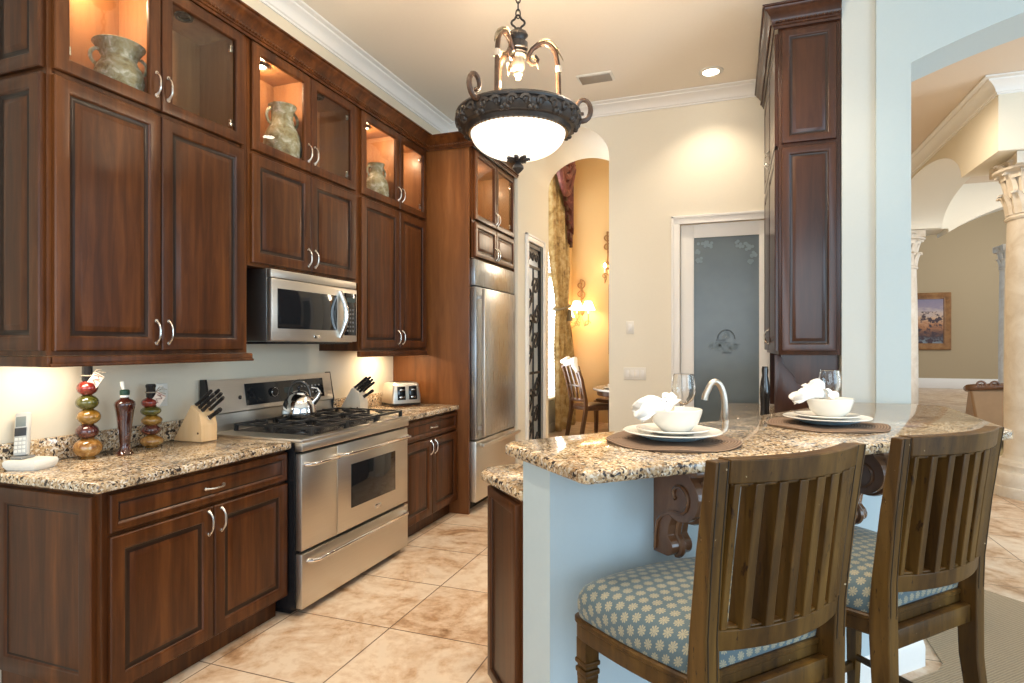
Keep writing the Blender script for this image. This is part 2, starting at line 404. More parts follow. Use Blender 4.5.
# beam walls carried by the columns
w = MB(); arch_piece(w, 'x', 7.63, 10.77, 3.18, 3.66, 3.83, 5.06, 5.76); w.box(5.06, 5.76, 6.68, 7.63, 3.18, 3.83); w.box(5.06, 5.76, 10.77, 11.5, 3.18, 3.83)
struct(w.build('wall_beam', CREAM))
w = MB(); arch_piece(w, 'y', 5.86, 9.2, 3.12, 3.62, 5.8, 10.85, 11.4, seg=True); w.box(3.5, 4.85, 10.85, 11.4, 0, 5.8); w.box(4.85, 5.86, 10.85, 11.4, 3.1765, 5.8); w.box(9.2, 14, 10.85, 11.4, 0, 5.8)
struct(w.build('wall_beam', CREAM))
w = MB(); arch_piece(w, 'y', 5.9, 9.2, 3.12, 3.5, 3.83, 6.75, 7.35, seg=True); w.box(5.76, 5.9, 6.68, 7.38, 3.18, 3.83)
struct(w.build('wall_beam', BLUEW))
struct(MB().box(1, 14, 23.3, 23.45, 0, 5.8).build('wall_back', TAN))
struct(MB().box(1, 14, 23.26, 23.3, 0.0, .33, .01).build('baseboard_back', WHITE))
# dining room
DG = GOLD
w = MB(); w.box(-.15, 0, 6.75, 7.3, 0, 4.85); w.box(-.15, 0, 10.55, 10.9, 0, 4.85); w.box(-.15, 0, 7.3, 10.55, 4.2, 4.85); w.box(-.15, 0, 7.3, 10.55, 0, .55)
struct(w.build('wall_dining', DG))
struct(MB().box(-.15, 5.1, 10.9, 11.05, 0, 4.85).build('wall_dining', DG))
struct(MB().box(0, .02, 6.8, 10.88, .0, .5).box(0, .06, 7.2, 10.6, .52, .57, .008).box(0, .035, 6.8, 10.88, 0, .14, .01).build('trim_1', WHITE))
wn = MB(); wn.box(-.11, -.03, 7.3, 7.38, .57, 4.2); wn.box(-.11, -.03, 10.47, 10.55, .57, 4.2); wn.box(-.11, -.03, 8.88, 8.96, .57, 4.2); wn.box(-.11, -.03, 7.3, 10.55, 4.12, 4.2); wn.box(-.11, -.03, 7.3, 10.55, 2.5, 2.58)
wf = struct(wn.build('window_1', WHITE))
MB().box(-.09, -.08, 7.38, 10.47, .57, 4.12).build('pane', emit('bright_sky_pane', (.93, .97, 1), 5), wf)
bl = MB()
for i in range(60): bl.add([(-.028, 7.35, .6+i*.058), (-.028, 10.5, .6+i*.058), (-.002, 10.5, .622+i*.058), (-.002, 7.35, .622+i*.058)], [(0, 1, 2, 3)])
bl.build('blind', PLASTW, wf, solid=.002)
struct(MB().box(3.3, 3.42, 5.8, 10.9, 0, 4.85).build('wall_dining', DG))
# the bar's half wall
BARW = paint('bar_paint', (.50, .60, .65))
struct(MB().prism([(2.251, 1.811), (3.57, 3.13), (3.57, 4.17), (3.42, 4.20), (3.42, 3.248), (2.117, 1.945)], 0, 1.028).build('wall_bar', BARW))
bb = [(0, 0), (.014, 0), (.014, .085), (.010, .10), (.006, .115), (0, .12)]
struct(MB().sweep([(2.117, 1.945, .0), (2.251, 1.811, .0), (3.57, 3.13, .0), (3.57, 4.17, .0)], bb).build('baseboard_bar', WHITE))
struct(MB().sweep([(1.95, YF, 0), (2.265, YF, 0)], bb).build('baseboard_far', WHITE))
# white crown moulding
cr = [(0, -.108), (.010, -.108), (.012, -.096), (.022, -.090), (.026, -.078), (.036, -.060), (.056, -.040), (.078, -.028), (.082, -.018), (.104, -.014), (.110, -.010), (.112, -.002), (0, -.002)]
struct(MB().sweep([(0, -3.5, ZC), (0, YF, ZC), (3.42, YF, ZC)], [(a*1.15, b) for a, b in cr]).build('trim_2', WHITE))
struct(MB().sweep([(5.06, 10.7, 3.83), (5.06, 6.68, 3.83), (9, 6.68, 3.83)], [(a*1.3, b*1.3) for a, b in cr]).build('trim_3', WHITE))
# pantry door with etched glass
cas = [(0, 0), (0, .018), (.012, .024), (.03, .024), (.036, .018), (.052, .016), (.058, .012), (.07, .012), (.07, 0)]
def casing(m, x0, x1, z1, y):
    w = .07; m.box(x0-w, x0, y-.018, y, 0, z1+w, .004); m.box(x1, x1+w, y-.018, y, 0, z1+w, .004); m.box(x0-w, x1+w, y-.0185, y, z1, z1+w, .004)
    m.box(x0-w-.006, x0-w+.018, y-.028, y, 0, z1+w+.006, .005); m.box(x1+w-.018, x1+w+.006, y-.028, y, 0, z1+w+.006, .005); m.box(x0-w-.006, x1+w+.006, y-.028, y, z1+w-.018, z1+w+.006, .005)
    m.box(x0-.012, x0, y-.022, y, 0, z1, .004); m.box(x1, x1+.012, y-.022, y, 0, z1, .004); m.box(x0-.012, x1+.012, y-.022, y, z1, z1+.012, .004)
m = MB(); casing(m, 2.342, 3.124, 2.503, YF); struct(m.build('trim_4', WHITE))
DM = Matrix.Translation((-.0348, .07, -.0177)) @ Matrix.Diagonal((1.0125, 1, 1.0125, 1))
d = MB(DM); d.box(2.35, 2.465, 5.62, 5.665, .01, 2.487, .003); d.box(3.004, 3.117, 5.62, 5.665, .01, 2.487, .003); d.box(2.465, 3.004, 5.62, 5.665, 2.368, 2.487); d.box(2.465, 3.004, 5.62, 5.665, .01, .26)
dr = struct(d.build('door_1', WHITE))
mm, n_, b_ = nt('frosted_glass'); f_ = noise(n_, coords(n_), 3, 3)
r_ = ramp(n_, f_, [(.3, (.115, .145, .16)), (.7, (.15, .185, .20))]); n_.links.new(r_.outputs[0], b_.inputs['Base Color']); b_.inputs['Roughness'].default_value = .22
MB(DM).box(2.46, 3.009, 5.637, 5.648, .25, 2.373).build('pane', mm, dr)
ETCH = plain('etched_glass', (.20, .27, .31), .5); ETCHD = plain('etched_dark', (.06, .08, .095), .4)
def leafspr(m, cx, cz, r, seed):
    rd = random.Random(seed)
    for k in range(9):
        a = rd.uniform(0, 2*PI); rr = rd.uniform(.2, 1)*r; m.lathe([(.0, 0), (.014, 0), (.014, .003), (0, .003)], (cx+rr*math.cos(a), 5.6345-.0002*k, cz+rr*math.sin(a)*.7), 7, 'y')
e = MB(DM)
for cx, cz, r in ((2.545, 2.31, .05), (2.60, 2.30, .03), (2.50, 2.24, .025), (2.515, 2.17, .03), (2.86, 2.30, .05), (2.92, 2.27, .04), (2.95, 2.2, .03), (2.94, 2.14, .02)): leafspr(e, cx, cz, r, int(cx*1000))
e.build('etched_grapevine', ETCH, dr)
e = MB(DM); e.tube([(2.735+.07*math.cos(a), 5.635, 1.47+.075*math.sin(a)) for a in [PI*i/16 for i in range(17)]], .005, 6)
e.box(2.65, 2.73, 5.634, 5.637, 1.452, 1.462); e.box(2.645, 2.77, 5.634, 5.637, 1.432, 1.437); e.box(2.80, 2.85, 5.634, 5.637, 1.418, 1.424); e.box(2.70, 2.78, 5.634, 5.637, 1.34, 1.35)
e.build('etched_arch', ETCHD, dr)
e = MB(DM); leafspr(e, 2.64, 1.42, .06, 5); leafspr(e, 2.72, 1.39, .06, 6); leafspr(e, 2.80, 1.39, .05, 7); leafspr(e, 2.735, 1.49, .04, 8); e.build('etched_fruit', plain('etched_soft', (.15, .20, .23), .4), dr)
# iron gate doorway in the passage
m = MB(T(.78, 5.98, 0, PI/2)); casing(m, 0, .5, 2.5, 0); struct(m.build('trim_5', WHITE))
struct(MB().box(-.05, .12, 5.70, 6.64, 0, 3.1).box(.12, .63, 6.6, 6.64, 0, 3.1).box(.12, .63, 5.70, 5.74, 0, 3.1).build('wall_closet', wood('closet_wood', (.10, .055, .03), (.17, .10, .06), (.24, .15, .10), .5)))
g = thing('iron_gate', 'narrow black wrought iron scroll gate in the white doorway beside the refrigerator', 'gate', (.762, 5.985, 0), PI/2)
gm = MB(); gm.box(0.0, .035, -.015, .015, .02, 2.49); gm.box(.455, .49, -.015, .015, .02, 2.49); gm.box(.035, .455, -.015, .015, .02, .055); gm.box(.035, .455, -.015, .015, 2.455, 2.49); gm.box(.035, .455, -.012, .012, 1.1, 1.125); gm.box(.035, .455, -.012, .012, 2.24, 2.265)
gm.build('frame', BLACKM, g)
def spiral(cx, cz, r, turns, a0, sgn, n=36): return [(cx+r*(1-.8*i/n)*math.cos(a0+sgn*2*PI*turns*i/n), 0, cz+r*(1-.8*i/n)*math.sin(a0+sgn*2*PI*turns*i/n)) for i in range(n+1)]
sc = MB()
for z in (.25, .55, .85, 1.35, 1.65, 1.95):
    s_ = 1 if int(z*100) % 20 == 5 else -1
    sc.tube(spiral(.14+.02*s_, z, .10, 1.3, 0, s_), .013, 6); sc.tube(spiral(.34+.02*s_, z+.1, .105, 1.3, PI, s_), .013, 6)
    sc.tube([(.10, 0, z-.14), (.2, 0, z-.02), (.28, 0, z+.08), (.40, 0, z+.2)], .012, 6)
for x in (.12, .245, .37): sc.tube(spiral(x, 2.36, .055, 1.2, 0, 1), .011, 6)
sc.tube([(.245, 0, .05), (.245, 0, 2.24)], .010, 6); sc.build('scrollwork', BLACKM, g)
light('closet_fill', 'AREA', (.35, 6.2, 3.05), 14, (.9, .95, 1), .4, .6, to=(.3, 6.4, 0))  # added fill to brighten the closet behind the gate

# ------------------------------------------------------------------ columns
def column(label, x, y, r, H=3.18, rz=0):
    t = thing('column', label, 'column', (x, y, 0), rz, None)
    MB().lathe([(r*1.42, 0), (r*1.42, .09), (r*1.38, .10), (r*1.40, .14), (r*1.42, .18), (r*1.36, .22), (r*1.22, .235), (r*1.2, .26), (r*1.24, .29), (r*1.18, .32), (r*1.05, .335), (r*1.0, .38)], seg=40).build('base', STONE, t)
    ch = 1.85*r
    MB().lathe([(r, .38), (r, 1.2), (r*.97, 2.0), (r*.92, H-ch-.05), (r*.97, H-ch-.045), (r*1.0, H-ch-.03), (r*.97, H-ch-.012), (r*.9, H-ch)], seg=40).build('shaft', STONE, t)
    m = MB(); m.lathe([(r*.9, H-ch), (r*.9, H-ch*.5), (r*1.02, H-ch*.28), (r*1.3, H-.13), (r*1.32, H-.11)], seg=32)
    for row, (zb, hh, n, rr, off) in enumerate(((H-ch, ch*.38, 12, .92, 0), (H-ch*.70, ch*.44, 12, .94, .5), (H-ch*.38, ch*.28, 12, 1.04, 0))):
        for k in range(n):
            a = 2*PI*(k+off)/n; w0 = 2*PI*r/n*.46
            prof = [(rr*r, 0, 1), (rr*r+.02*r, .35, 1.05), (rr*r+.08*r, .7, .85), (rr*r+.15*r, .95, .6), (rr*r+.23*r, 1.0, .4), (rr*r+.26*r, .90, .2)]
            vs = []; 
            for (q, hz, ww) in prof:
                for s_, dq in ((-1, 0), (-.5, .05*r), (0, .02*r), (.5, .05*r), (1, 0)):
                    th = a+s_*w0*ww/r; qq = q+dq; vs.append((qq*math.cos(th), qq*math.sin(th), zb+hh*hz))
            for (q, hz, ww) in prof:
                vs.append(((q-.06*r)*math.cos(a-w0*ww/r), (q-.06*r)*math.sin(a-w0*ww/r), zb+hh*hz)); vs.append(((q-.06*r)*math.cos(a+w0*ww/r), (q-.06*r)*math.sin(a+w0*ww/r), zb+hh*hz))
            fs = [(i*5+j, i*5+j+1, i*5+j+6, i*5+j+5) for i in range(5) for j in range(4)]
            fs += [(30+i*2, 30+i*2+2, (i+1)*5, i*5) for i in range(5)] + [(i*5+4, (i+1)*5+4, 30+i*2+3, 30+i*2+1) for i in range(5)]
            m.add(vs, fs)
    m.build('capital', STONE, t)
    ab = []
    for k in range(4):
        a = PI/4+k*PI/2; p0 = Vector((1.75*r*math.cos(a), 1.75*r*math.sin(a))); a2 = a+PI/2; p1 = Vector((1.75*r*math.cos(a2), 1.75*r*math.sin(a2)))
        for i in range(6):
            q = p0.lerp(p1, i/6); q = q*(1-.12*math.sin(PI*i/6)); ab.append((q.x*.88, q.y*.88))
    MB().prism(ab, H-.11, H-.005).build('abacus', STONE, t)
    return t
column('large stone column with a leafy capital standing at the right edge, past the end of the bar', 5.53, 7.04, .29)
column('stone column with a leafy capital just beyond the pale blue pillar, farther than the large one', 5.24, 11.12, .29)
column('distant stone column half hidden behind the large column, in the great room', 7.50, 13.2, .21, 3.2)

# ------------------------------------------------------------------ cabinet parts
RAISED = [(0, 0), (0, .016), (.004, .021), (.010, .022), (.050, .022), (.055, .020), (.060, .013), (.066, .010), (.074, .010), (.080, .012), (.098, .019), (.104, .0195)]
FLATP = [(0, 0), (0, .016), (.004, .021), (.010, .022), (.058, .022), (.063, .020), (.068, .014), (.074, .011)]
DRAW = [(0, 0), (0, .015), (.004, .020), (.010, .021), (.026, .021), (.030, .018), (.036, .011), (.042, .012), (.050, .0145)]
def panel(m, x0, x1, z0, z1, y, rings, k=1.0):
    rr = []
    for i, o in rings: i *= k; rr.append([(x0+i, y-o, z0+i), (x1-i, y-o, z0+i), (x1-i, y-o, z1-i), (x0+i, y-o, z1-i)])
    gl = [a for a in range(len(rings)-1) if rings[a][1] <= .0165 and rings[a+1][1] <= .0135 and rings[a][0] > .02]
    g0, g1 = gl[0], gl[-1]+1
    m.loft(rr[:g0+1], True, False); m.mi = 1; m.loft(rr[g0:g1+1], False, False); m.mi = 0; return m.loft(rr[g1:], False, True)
def pull(parent, x, z, y, vert=True, L=.10, name='handle'):
    m = MB(); n = 14; pts = []; rad = []
    for i in range(n+1):
        u = -1+2*i/n; out = .026*(1-abs(u)**3.2)+.003; s_ = L/2*u
        pts.append((x, y-out, z+s_) if vert else (x+s_, y-out, z)); rad.append(.0042 if abs(u) < .7 else .0042+.003*(abs(u)-.7)/.3)
    m.tube(pts, rad, 8)
    for s_ in (-1, 1):
        p = (x, y-.003, z+s_*L/2) if vert else (x+s_*L/2, y-.003, z)
        m.lathe([(.009, -.003), (.009, .002), (.005, .004)], p, 10, 'y')
    return m.build(name, NICKEL, parent)
def door(t, x0, x1, z0, z1, y, hx, hz, glass=False, mat=None, k=1.0):
    mat = mat or CHERRY; m = MB()
    if glass:
        w = .056*k; prof = [(0, 0), (0, .016), (.004, .021), (.010, .022), (w-.006, .022), (w-.002, .019), (w, .013), (w, 0)]
        rr = [[(x0+i, y-o, z0+i), (x1-i, y-o, z0+i), (x1-i, y-o, z1-i), (x0+i, y-o, z1-i)] for i, o in prof]
        m.loft(rr, close=True); d = m.build('glass_door', mat, t)
        MB().box(x0+w-.004, x1-w+.004, y-.008, y-.005, z0+w-.004, z1-w+.004).build('pane', GLASS, d)
        for zz in (z0+.10, z1-.10):
            h = MB(); h.box(x0+w-.001 if hx > (x0+x1)/2 else x1-w-.018, x0+w+.018 if hx > (x0+x1)/2 else x1-w+.001, y+.001, y+.016, zz-.018, zz+.018, .003)
            h.build('hinge', NICKEL, d)
    else:
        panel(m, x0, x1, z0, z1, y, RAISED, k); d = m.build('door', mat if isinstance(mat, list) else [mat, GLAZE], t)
    if hx: pull(d, hx, hz, y-.022)
    return d
def drawer(t, x0, x1, z0, z1, y, mat=None):
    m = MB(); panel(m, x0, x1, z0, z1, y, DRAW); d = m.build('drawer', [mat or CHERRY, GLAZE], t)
    pull(d, (x0+x1)/2, (z0+z1)/2, y-.021, False); return d
def shell(m, x0, x1, y0, y1, z0, z1, th=.018):
    """open-fronted box (front at y0)"""
    m.box(x0, x0+th, y0, y1, z0, z1); m.box(x1-th, x1, y0, y1, z0, z1); m.box(x0+th, x1-th, y0, y1, z0, z0+th); m.box(x0+th, x1-th, y0, y1, z1-th, z1); m.box(x0+th, x1-th, y1-th, y1, z0+th, z1-th)

# ---- left run: base cabinets (local x runs along the wall, local -y faces the room)
L90 = PI/2
def base_cab(label, y0, w, x_doors, end=False):
    t = thing('base_cabinet', label, 'cabinet', (0, y0, 0), L90, 'base cabinets along the left wall')
    m = MB(); m.box(0, w, -.605, -.005, .115, .874); m.box(0.02 if end else 0, w, -.545, -.005, 0, .115); m.build('body', CHERRY, t)
    a, b, c_ = x_doors
    drawer(t, a, c_, .715, .858, -.607); door(t, a, b-.003, .12, .70, -.607, b-.035, .655-.02); door(t, b+.003, c_, .12, .70, -.607, b+.035, .655-.02)
    if end:
        p = MB(Matrix.Rotation(-PI/2, 4, 'Z')); panel(p, .03, .575, .13, .855, 0.0, FLATP)
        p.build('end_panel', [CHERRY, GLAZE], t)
    return t
base_cab('dark cherry base cabinet with panelled end, left of the stainless range', 1.575, .971, (.02, .496, .967), True)
base_cab('small cherry base cabinet under the toaster, right of the stainless range', 3.665, .945, (.06, .48, .93))
# countertops
def slab(m, poly, z0, z1): return m.prism(poly, z0, z1, bv=.011)
ct = thing('countertop', 'granite countertop with backsplash strip under the bottles and phone', 'countertop', (0, 1.53, .876), 0)
slab(MB(), [(0, 0), (.645, 0), (.645, 1.024), (0, 1.024)], 0, .038).build('slab', GRANITE, ct)
MB().box(.001, .022, 0, 1.024, .0385, .138, .003).build('backsplash', GRANITE, ct)
ct = thing('countertop', 'short granite countertop with backsplash strip holding the toaster', 'countertop', (0, 3.668, .876), 0)
slab(MB(), [(0, 0), (.645, 0), (.645, .935), (0, .935)], 0, .038).build('slab', GRANITE, ct)
MB().box(.001, .022, 0, .935, .0385, .138, .003).build('backsplash', GRANITE, ct)

# ---- left run: wall cabinets
def wall_cab(label, y0, w, d0, d1, d2, zb, glass_z=(2.475, 3.06), rail=True, end=False):
    t = thing('wall_cabinet', label, 'cabinet', (0, y0, 0), L90, 'wall cabinets along the left wall')
    D = -.33; m = MB(); m.box(0, w, D, -.002, zb, 2.46)
    shell(m, 0, w, D+.02, -.002, 2.46, 3.09)
    m.box(0, d0+.012, D, D+.02, 2.46, 3.09); m.box(d2-.012, w, D, D+.02, 2.46, 3.09); m.box(d1-.018, d1+.018, D, D+.02, 2.46, 3.09); m.box(d0, d2, D, D+.02, 2.46, 2.49); m.box(d0, d2, D, D+.02, 3.04, 3.09)
    m.build('body', CHERRY, t)
    li = MB(); shell(li, .0185, w-.0185, D+.021, -.0205, 2.4785, 3.0715, .004); li.box(d1+.041, d1+.059, D+.021, -.025, 2.483, 3.067); li.build('lining', CHERRYIN, t)
    door(t, d0, d1-.003, zb+.018, 2.452, D-.001, d1-.032, zb+.1); door(t, d1+.003, d2, zb+.018, 2.452, D-.001, d1+.032, zb+.1)
    door(t, d0, d1-.003, *glass_z, D-.001, d1-.030, 2.475+.11, True); door(t, d1+.003, d2, *glass_z, D-.001, d1+.030, 2.475+.11, True)
    if rail:
        r = MB(); r.box(-.006 if end else 0, w+(.024 if end else -.02), D-.022, D+.012, zb-.043, zb-.001, .006)
        r.box(-.003 if end else 0, w+(.026 if end else -.02), D-.028, D+.0, zb-.043, zb-.030, .004)
        if end: r.box(-.012, .012, D-.022, -.002, zb-.043, zb-.001, .006)
        r.build('light_rail', CHERRY, t)
    if end:
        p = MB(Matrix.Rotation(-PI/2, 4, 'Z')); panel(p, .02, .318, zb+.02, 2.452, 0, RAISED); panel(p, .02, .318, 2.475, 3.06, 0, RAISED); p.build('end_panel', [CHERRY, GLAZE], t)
    return t
wall_cab('tall cherry wall cabinet with glass uppers, nearest one, above the oil bottles', 1.56, 1.01, .018, .478, .972, 1.372, end=True)
wall_cab('cherry wall cabinet with glass uppers, directly above the microwave', 2.572, 1.03, .022, .505, .975, 1.845, rail=False)
wall_cab('cherry wall cabinet with glass uppers, beside the refrigerator surround, above the toaster', 3.604, 1.005, .018, .530, .965, 1.372)
# puck lights inside the glass cabinets
def puck(y, lit, x=.19, e=5, label=''):
    t = thing('puck_light', label, 'light', (x, y, 3.0665), 0)
    MB().lathe([(.0, 0), (.042, 0), (.045, -.006), (.040, -.016), (.030, -.016)], cap=False).build('housing', plain('puck_bronze', (.05, .03, .02), .4), t)
    MB().lathe([(.0, -.009), (.028, -.010), (.028, -.006), (0, -.006)], seg=16).build('lens', emit('puck_glow', (1, .82, .55), 35) if lit else BGLASS, t)
    if lit: light('puck_lamp', 'POINT', (x, y, 3.03), e, WARM, .02)
puck(1.84, True, .15, 5.5, 'lit round puck light inside the cabinet over the two-handled wide-mouthed jar')
puck(2.29, False, .20, 0, 'unlit dark round puck light inside the right glass door of the nearest cabinet')
puck(2.85, True, .17, 4.5, 'lit round puck light inside the glass cabinet above the microwave')
puck(3.33, False, .2, 0, 'unlit dark puck light inside the right glass door above the microwave')
puck(3.92, True, .17, 4.5, 'lit round puck light in the glass cabinet above the toaster')
puck(4.37, True, .12, 2.5, 'puck light behind the right glass door beside the refrigerator surround')
def vase(name, label, y, x, prof, hnd, sc=(1, 1, 1)):
    t = thing(name, label, 'jar', (x, y, 2.4835), random.uniform(0, 1), 'clay jars in the glass cabinets')
    MB().lathe(prof, seg=28).build('body', CLAY, t)
    for s_ in (-1, 1):
        pts = []
        for i in range(11):
            a = -PI/2+PI*i/10; pts.append((s_*(hnd[0]+hnd[2]*math.cos(a)), 0, hnd[1]+hnd[3]*math.sin(a)))
        MB().tube(pts, .009, 8).build('handle', CLAY, t)
    t.rotation_euler.z = 1.15; t.scale = sc
    return t
vase('clay_jar', 'wide-mouthed green-grey clay jar with two handles in the nearest glass cabinet', 1.945, .205, [(.0, .0), (.05, 0), (.075, .03), (.100, .09), (.107, .15), (.098, .20), (.078, .235), (.074, .255), (.082, .285), (.105, .325), (.112, .335), (.106, .340), (.09, .325), (.07, .27), (.07, .2)], (.083, .245, .035, .045), (.93, .93, .80))
vase('clay_jar', 'tall green and tan clay pitcher with two handles above the microwave', 2.985, .21, [(0, 0), (.055, 0), (.085, .03), (.108, .10), (.110, .16), (.098, .22), (.073, .275), (.063, .32), (.066, .36), (.080, .395), (.083, .402), (.076, .402), (.058, .36), (.055, .3)], (.062, .325, .035, .05), (1, 1, .95))
vase('clay_jar', 'small pale clay jug with narrow neck in the glass cabinet above the toaster', 4.035, .20, [(0, 0), (.05, 0), (.078, .03), (.098, .09), (.098, .15), (.082, .20), (.058, .235), (.05, .26), (.052, .295), (.063, .32), (.066, .325), (.058, .325), (.045, .29), (.045, .25)], (.05, .265, .03, .04))
tag(MB().lathe([(0, .012), (.05, .008), (.085, .022), (.088, .018), (.05, 0), (0, 0)], (.20, 2.30, 2.4835)).build('dish', plain('dark_dish', (.045, .025, .02), .25)), 'small dark dish on the floor of the nearest cabinet, right glass door', 'dish')
# undercabinet strips
light('undercab_lamp', 'AREA', (.17, 1.72, 1.366), 1.5, WARM2, .22, .10, to=(.12, 1.74, 0))
light('undercab_lamp', 'AREA', (.17, 4.25, 1.366), 3.4, WARM, .20, .08, to=(.16, 4.25, 0))
# wooden crown
wc = [(0, 0), (.008, 0), (.010, .012), (.018, .016), (.020, .045), (.024, .050), (.030, .062), (.048, .082), (.060, .090), (.064, .100), (.074, .104), (.076, .112), (0, .112)]
t = thing('cabinet_crown', 'dark wood crown moulding with rope bead running along the top of the left cabinets', 'moulding', (0, 0, 3.062))
pth = [(.0, 1.55, 0), (.352, 1.55, 0), (.352, 4.605, 0), (.772, 4.605, 0), (.772, 5.665, 0)]
MB().sweep(pth, wc).build('moulding', CHERRY, t)
def rope(path, z, a, dz=.011, step=.022):
    m = MB(); P_ = [Vector(p) for p in path]
    for i in range(len(P_)-1):
        d_ = (P_[i+1]-P_[i]); L = d_.length; d_.normalize(); nn = Vector((d_.y, -d_.x, 0)); k = int(L/step)
        pts = []; rad = []
        for j in range(2*k+1):
            q = P_[i]+d_*j*step/2+nn*a; q.z = z; pts.append(q); rad.append(.010 if j % 2 else .0055)
        m.tube(pts, rad, 6)
    return m
rope(pth, .031, .021).build('rope_bead', CHERRY, t)

# ---- refrigerator surround and refrigerator
FS = thing('refrigerator_surround', 'tall cherry refrigerator surround with small doors and glass doors on top', 'cabinet', (0, 4.612, 0), L90)
FX = .04
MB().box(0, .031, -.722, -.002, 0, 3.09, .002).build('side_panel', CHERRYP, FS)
m = MB(); m.box(.032, .06, -.735, -.70, 2.145, 3.09); m.box(1.026, 1.05, -.752, -.002, 0, 3.09, .002); m.box(.032, 1.026, -.73, -.002, 2.145, 2.48); m.box(.032, 1.026, -.02, -.002, 0, 2.145)
shell(m, .032, 1.026, -.71, -.002, 2.48, 3.09); m.box(.06, .085, -.735, -.71, 2.48, 3.09); m.box(1.0, 1.026, -.735, -.71, 2.48, 3.09); m.box(.085, 1.0, -.735, -.71, 3.045, 3.09); m.box(.085, 1.0, -.735, -.71, 2.48, 2.50)
m.build('body', CHERRY, FS)
li = MB(); shell(li, .0505, 1.0075, -.709, -.0205, 2.4985, 3.0715, .004); li.build('lining', CHERRYIN, FS)
door(FS, .068, .545, 2.16, 2.455, -.737, .525, 2.235, k=.8); door(FS, .551, 1.035, 2.16, 2.455, -.737, .571, 2.235, k=.8)
door(FS, .068, .545, 2.475, 3.06, -.737, .525, 2.56, True, k=.85); door(FS, .551, 1.035, 2.475, 3.06, -.737, .571, 2.56, True, k=.85)
light('fridge_cabinet_lamp', 'POINT', (.45, 5.2, 3.02), 3.5, WARM, .02)
RF = thing('refrigerator', 'built-in stainless refrigerator with bottom freezer drawer and top grille', 'refrigerator', (0, 4.65, 0), L90)
MB().box(.0, .975, -.70, -.03, .09, 2.14).build('body', plain('fridge_case', (.22, .22, .22), .4), RF)
MB().box(.02, .955, -.66, -.1, .0, .09).build('toe_grille', BLACK, RF)
gm = MB(); gm.box(.0, .975, -.765, -.70, 1.915, 2.135, .006); gm.build('top_grille', STEELV, RF)
d = MB().box(.0, .975, -.775, -.70, .615, 1.905, .006).build('door', STEELV, RF)
MB().box(.035, .065, -.84, -.81, .64, 1.885, .006).box(.04, .06, -.81, -.775, .70, .73).box(.04, .06, -.81, -.775, 1.80, 1.83).build('handle', STEEL, d)
d = MB().box(.0, .975, -.775, -.70, .095, .605, .006).build('freezer_drawer', STEEL, RF)
MB().box(.02, .955, -.84, -.81, .555, .585, .006).box(.08, .11, -.81, -.775, .56, .58).box(.86, .89, -.81, -.775, .56, .58).build('handle', STEEL, d)

# ------------------------------------------------------------------ range
RG = thing('range', 'wide stainless gas range with side oven and bottom drawer, between the base cabinets', 'range', (0, 2.562, 0), L90)
RW = 1.094
m = MB(); m.box(.0, RW, -.655, -.015, .04, .905); m.box(.03, RW-.03, -.60, -.05, 0, .04); m.build('body', BLACK, RG)
m = MB(); m.box(0, RW, -.70, -.075, .905, .925, .004); m.box(0, RW, -.702, -.645, .862, .906, .004); m.build('cooktop', STEEL, RG)
def bar_handle(par, x0, x1, z, y, out=.045, r=.011):
    m = MB(); pts = [(x0, y, z-.004), (x0+.006, y-out*.7, z), (x0+.03, y-out, z), (x1-.03, y-out, z), (x1-.006, y-out*.7, z), (x1, y, z-.004)]
    m.tube(pts, [r*1.1, r, r, r, r, r*1.1], 10); return m.build('handle', CHROME, par)
SD = MB().box(.004, .302, -.695, -.656, .345, .848, .004).build('side_oven_door', STEEL, RG); bar_handle(SD, .03, .285, .795, -.695)
OD = MB().box(.308, RW-.004, -.695, -.656, .345, .848, .004).build('oven_door', STEEL, RG); bar_handle(OD, .32, RW-.02, .795, -.695)
MB().box(.435, .925, -.699, -.694, .462, .718, .012).build('window', BGLASS, OD)
MB().box(.69, .755, -.698, -.694, .395, .42, .002).build('badge', CHROME, OD)
BD = MB().box(.004, RW-.004, -.697, -.656, .045, .328, .004).build('drawer', STEEL, RG); bar_handle(BD, .05, RW-.06, .288, -.697)
# control riser with black glass panel
m = MB(); m.prism([(-.075, .925), (-.015, .925), (-.015, 1.205), (-.055, 1.215), (-.085, 1.03), (-.07, 1.02)], .008, RW-.002, 'x'); bk = m.build('backguard', STEEL, RG)
MB().prism([(-.013, .93), (-.013, 1.22), (-.052, 1.222), (-.088, 1.03), (-.072, .93)], -.004, .0075, 'x').build('end_cap', BLACK, bk)
MB().prism([(-.013, .93), (-.013, 1.22), (-.052, 1.222), (-.088, 1.03), (-.072, .93)], RW-.0015, RW+.008, 'x').build('end_cap', BLACK, bk)
ca, sa = math.cos(-.16), math.sin(-.16)
def bgp(x, u, o): # point on the sloped riser face: u up the face (0..1), o out
    y = -.085+(.030)*u; z = 1.03+.185*u; return (x, y-o*.987, z+o*.16*-1)
def bgquad(m, x0, x1, u0, u1, o0, o1): m.add([bgp(x0, u0, o0), bgp(x1, u0, o0), bgp(x1, u1, o0), bgp(x0, u1, o0), bgp(x0, u0, o1), bgp(x1, u0, o1), bgp(x1, u1, o1), bgp(x0, u1, o1)], [(3, 2, 1, 0), (4, 5, 6, 7), (0, 1, 5, 4), (1, 2, 6, 5), (2, 3, 7, 6), (3, 0, 4, 7)])
m = MB(); bgquad(m, .27, .995, .14, .83, .0, .004); dp = m.build('display_panel', BGLASS, bk)
MARK = plain('panel_marks', (.30, .30, .29), .5)
for k in range(12): m = MB(); x = .76+.036*(k % 6); u = .32+.24*(k//6); bgquad(m, x, x+.014, u, u+.05, .004, .0048); m.build('button', MARK, dp)
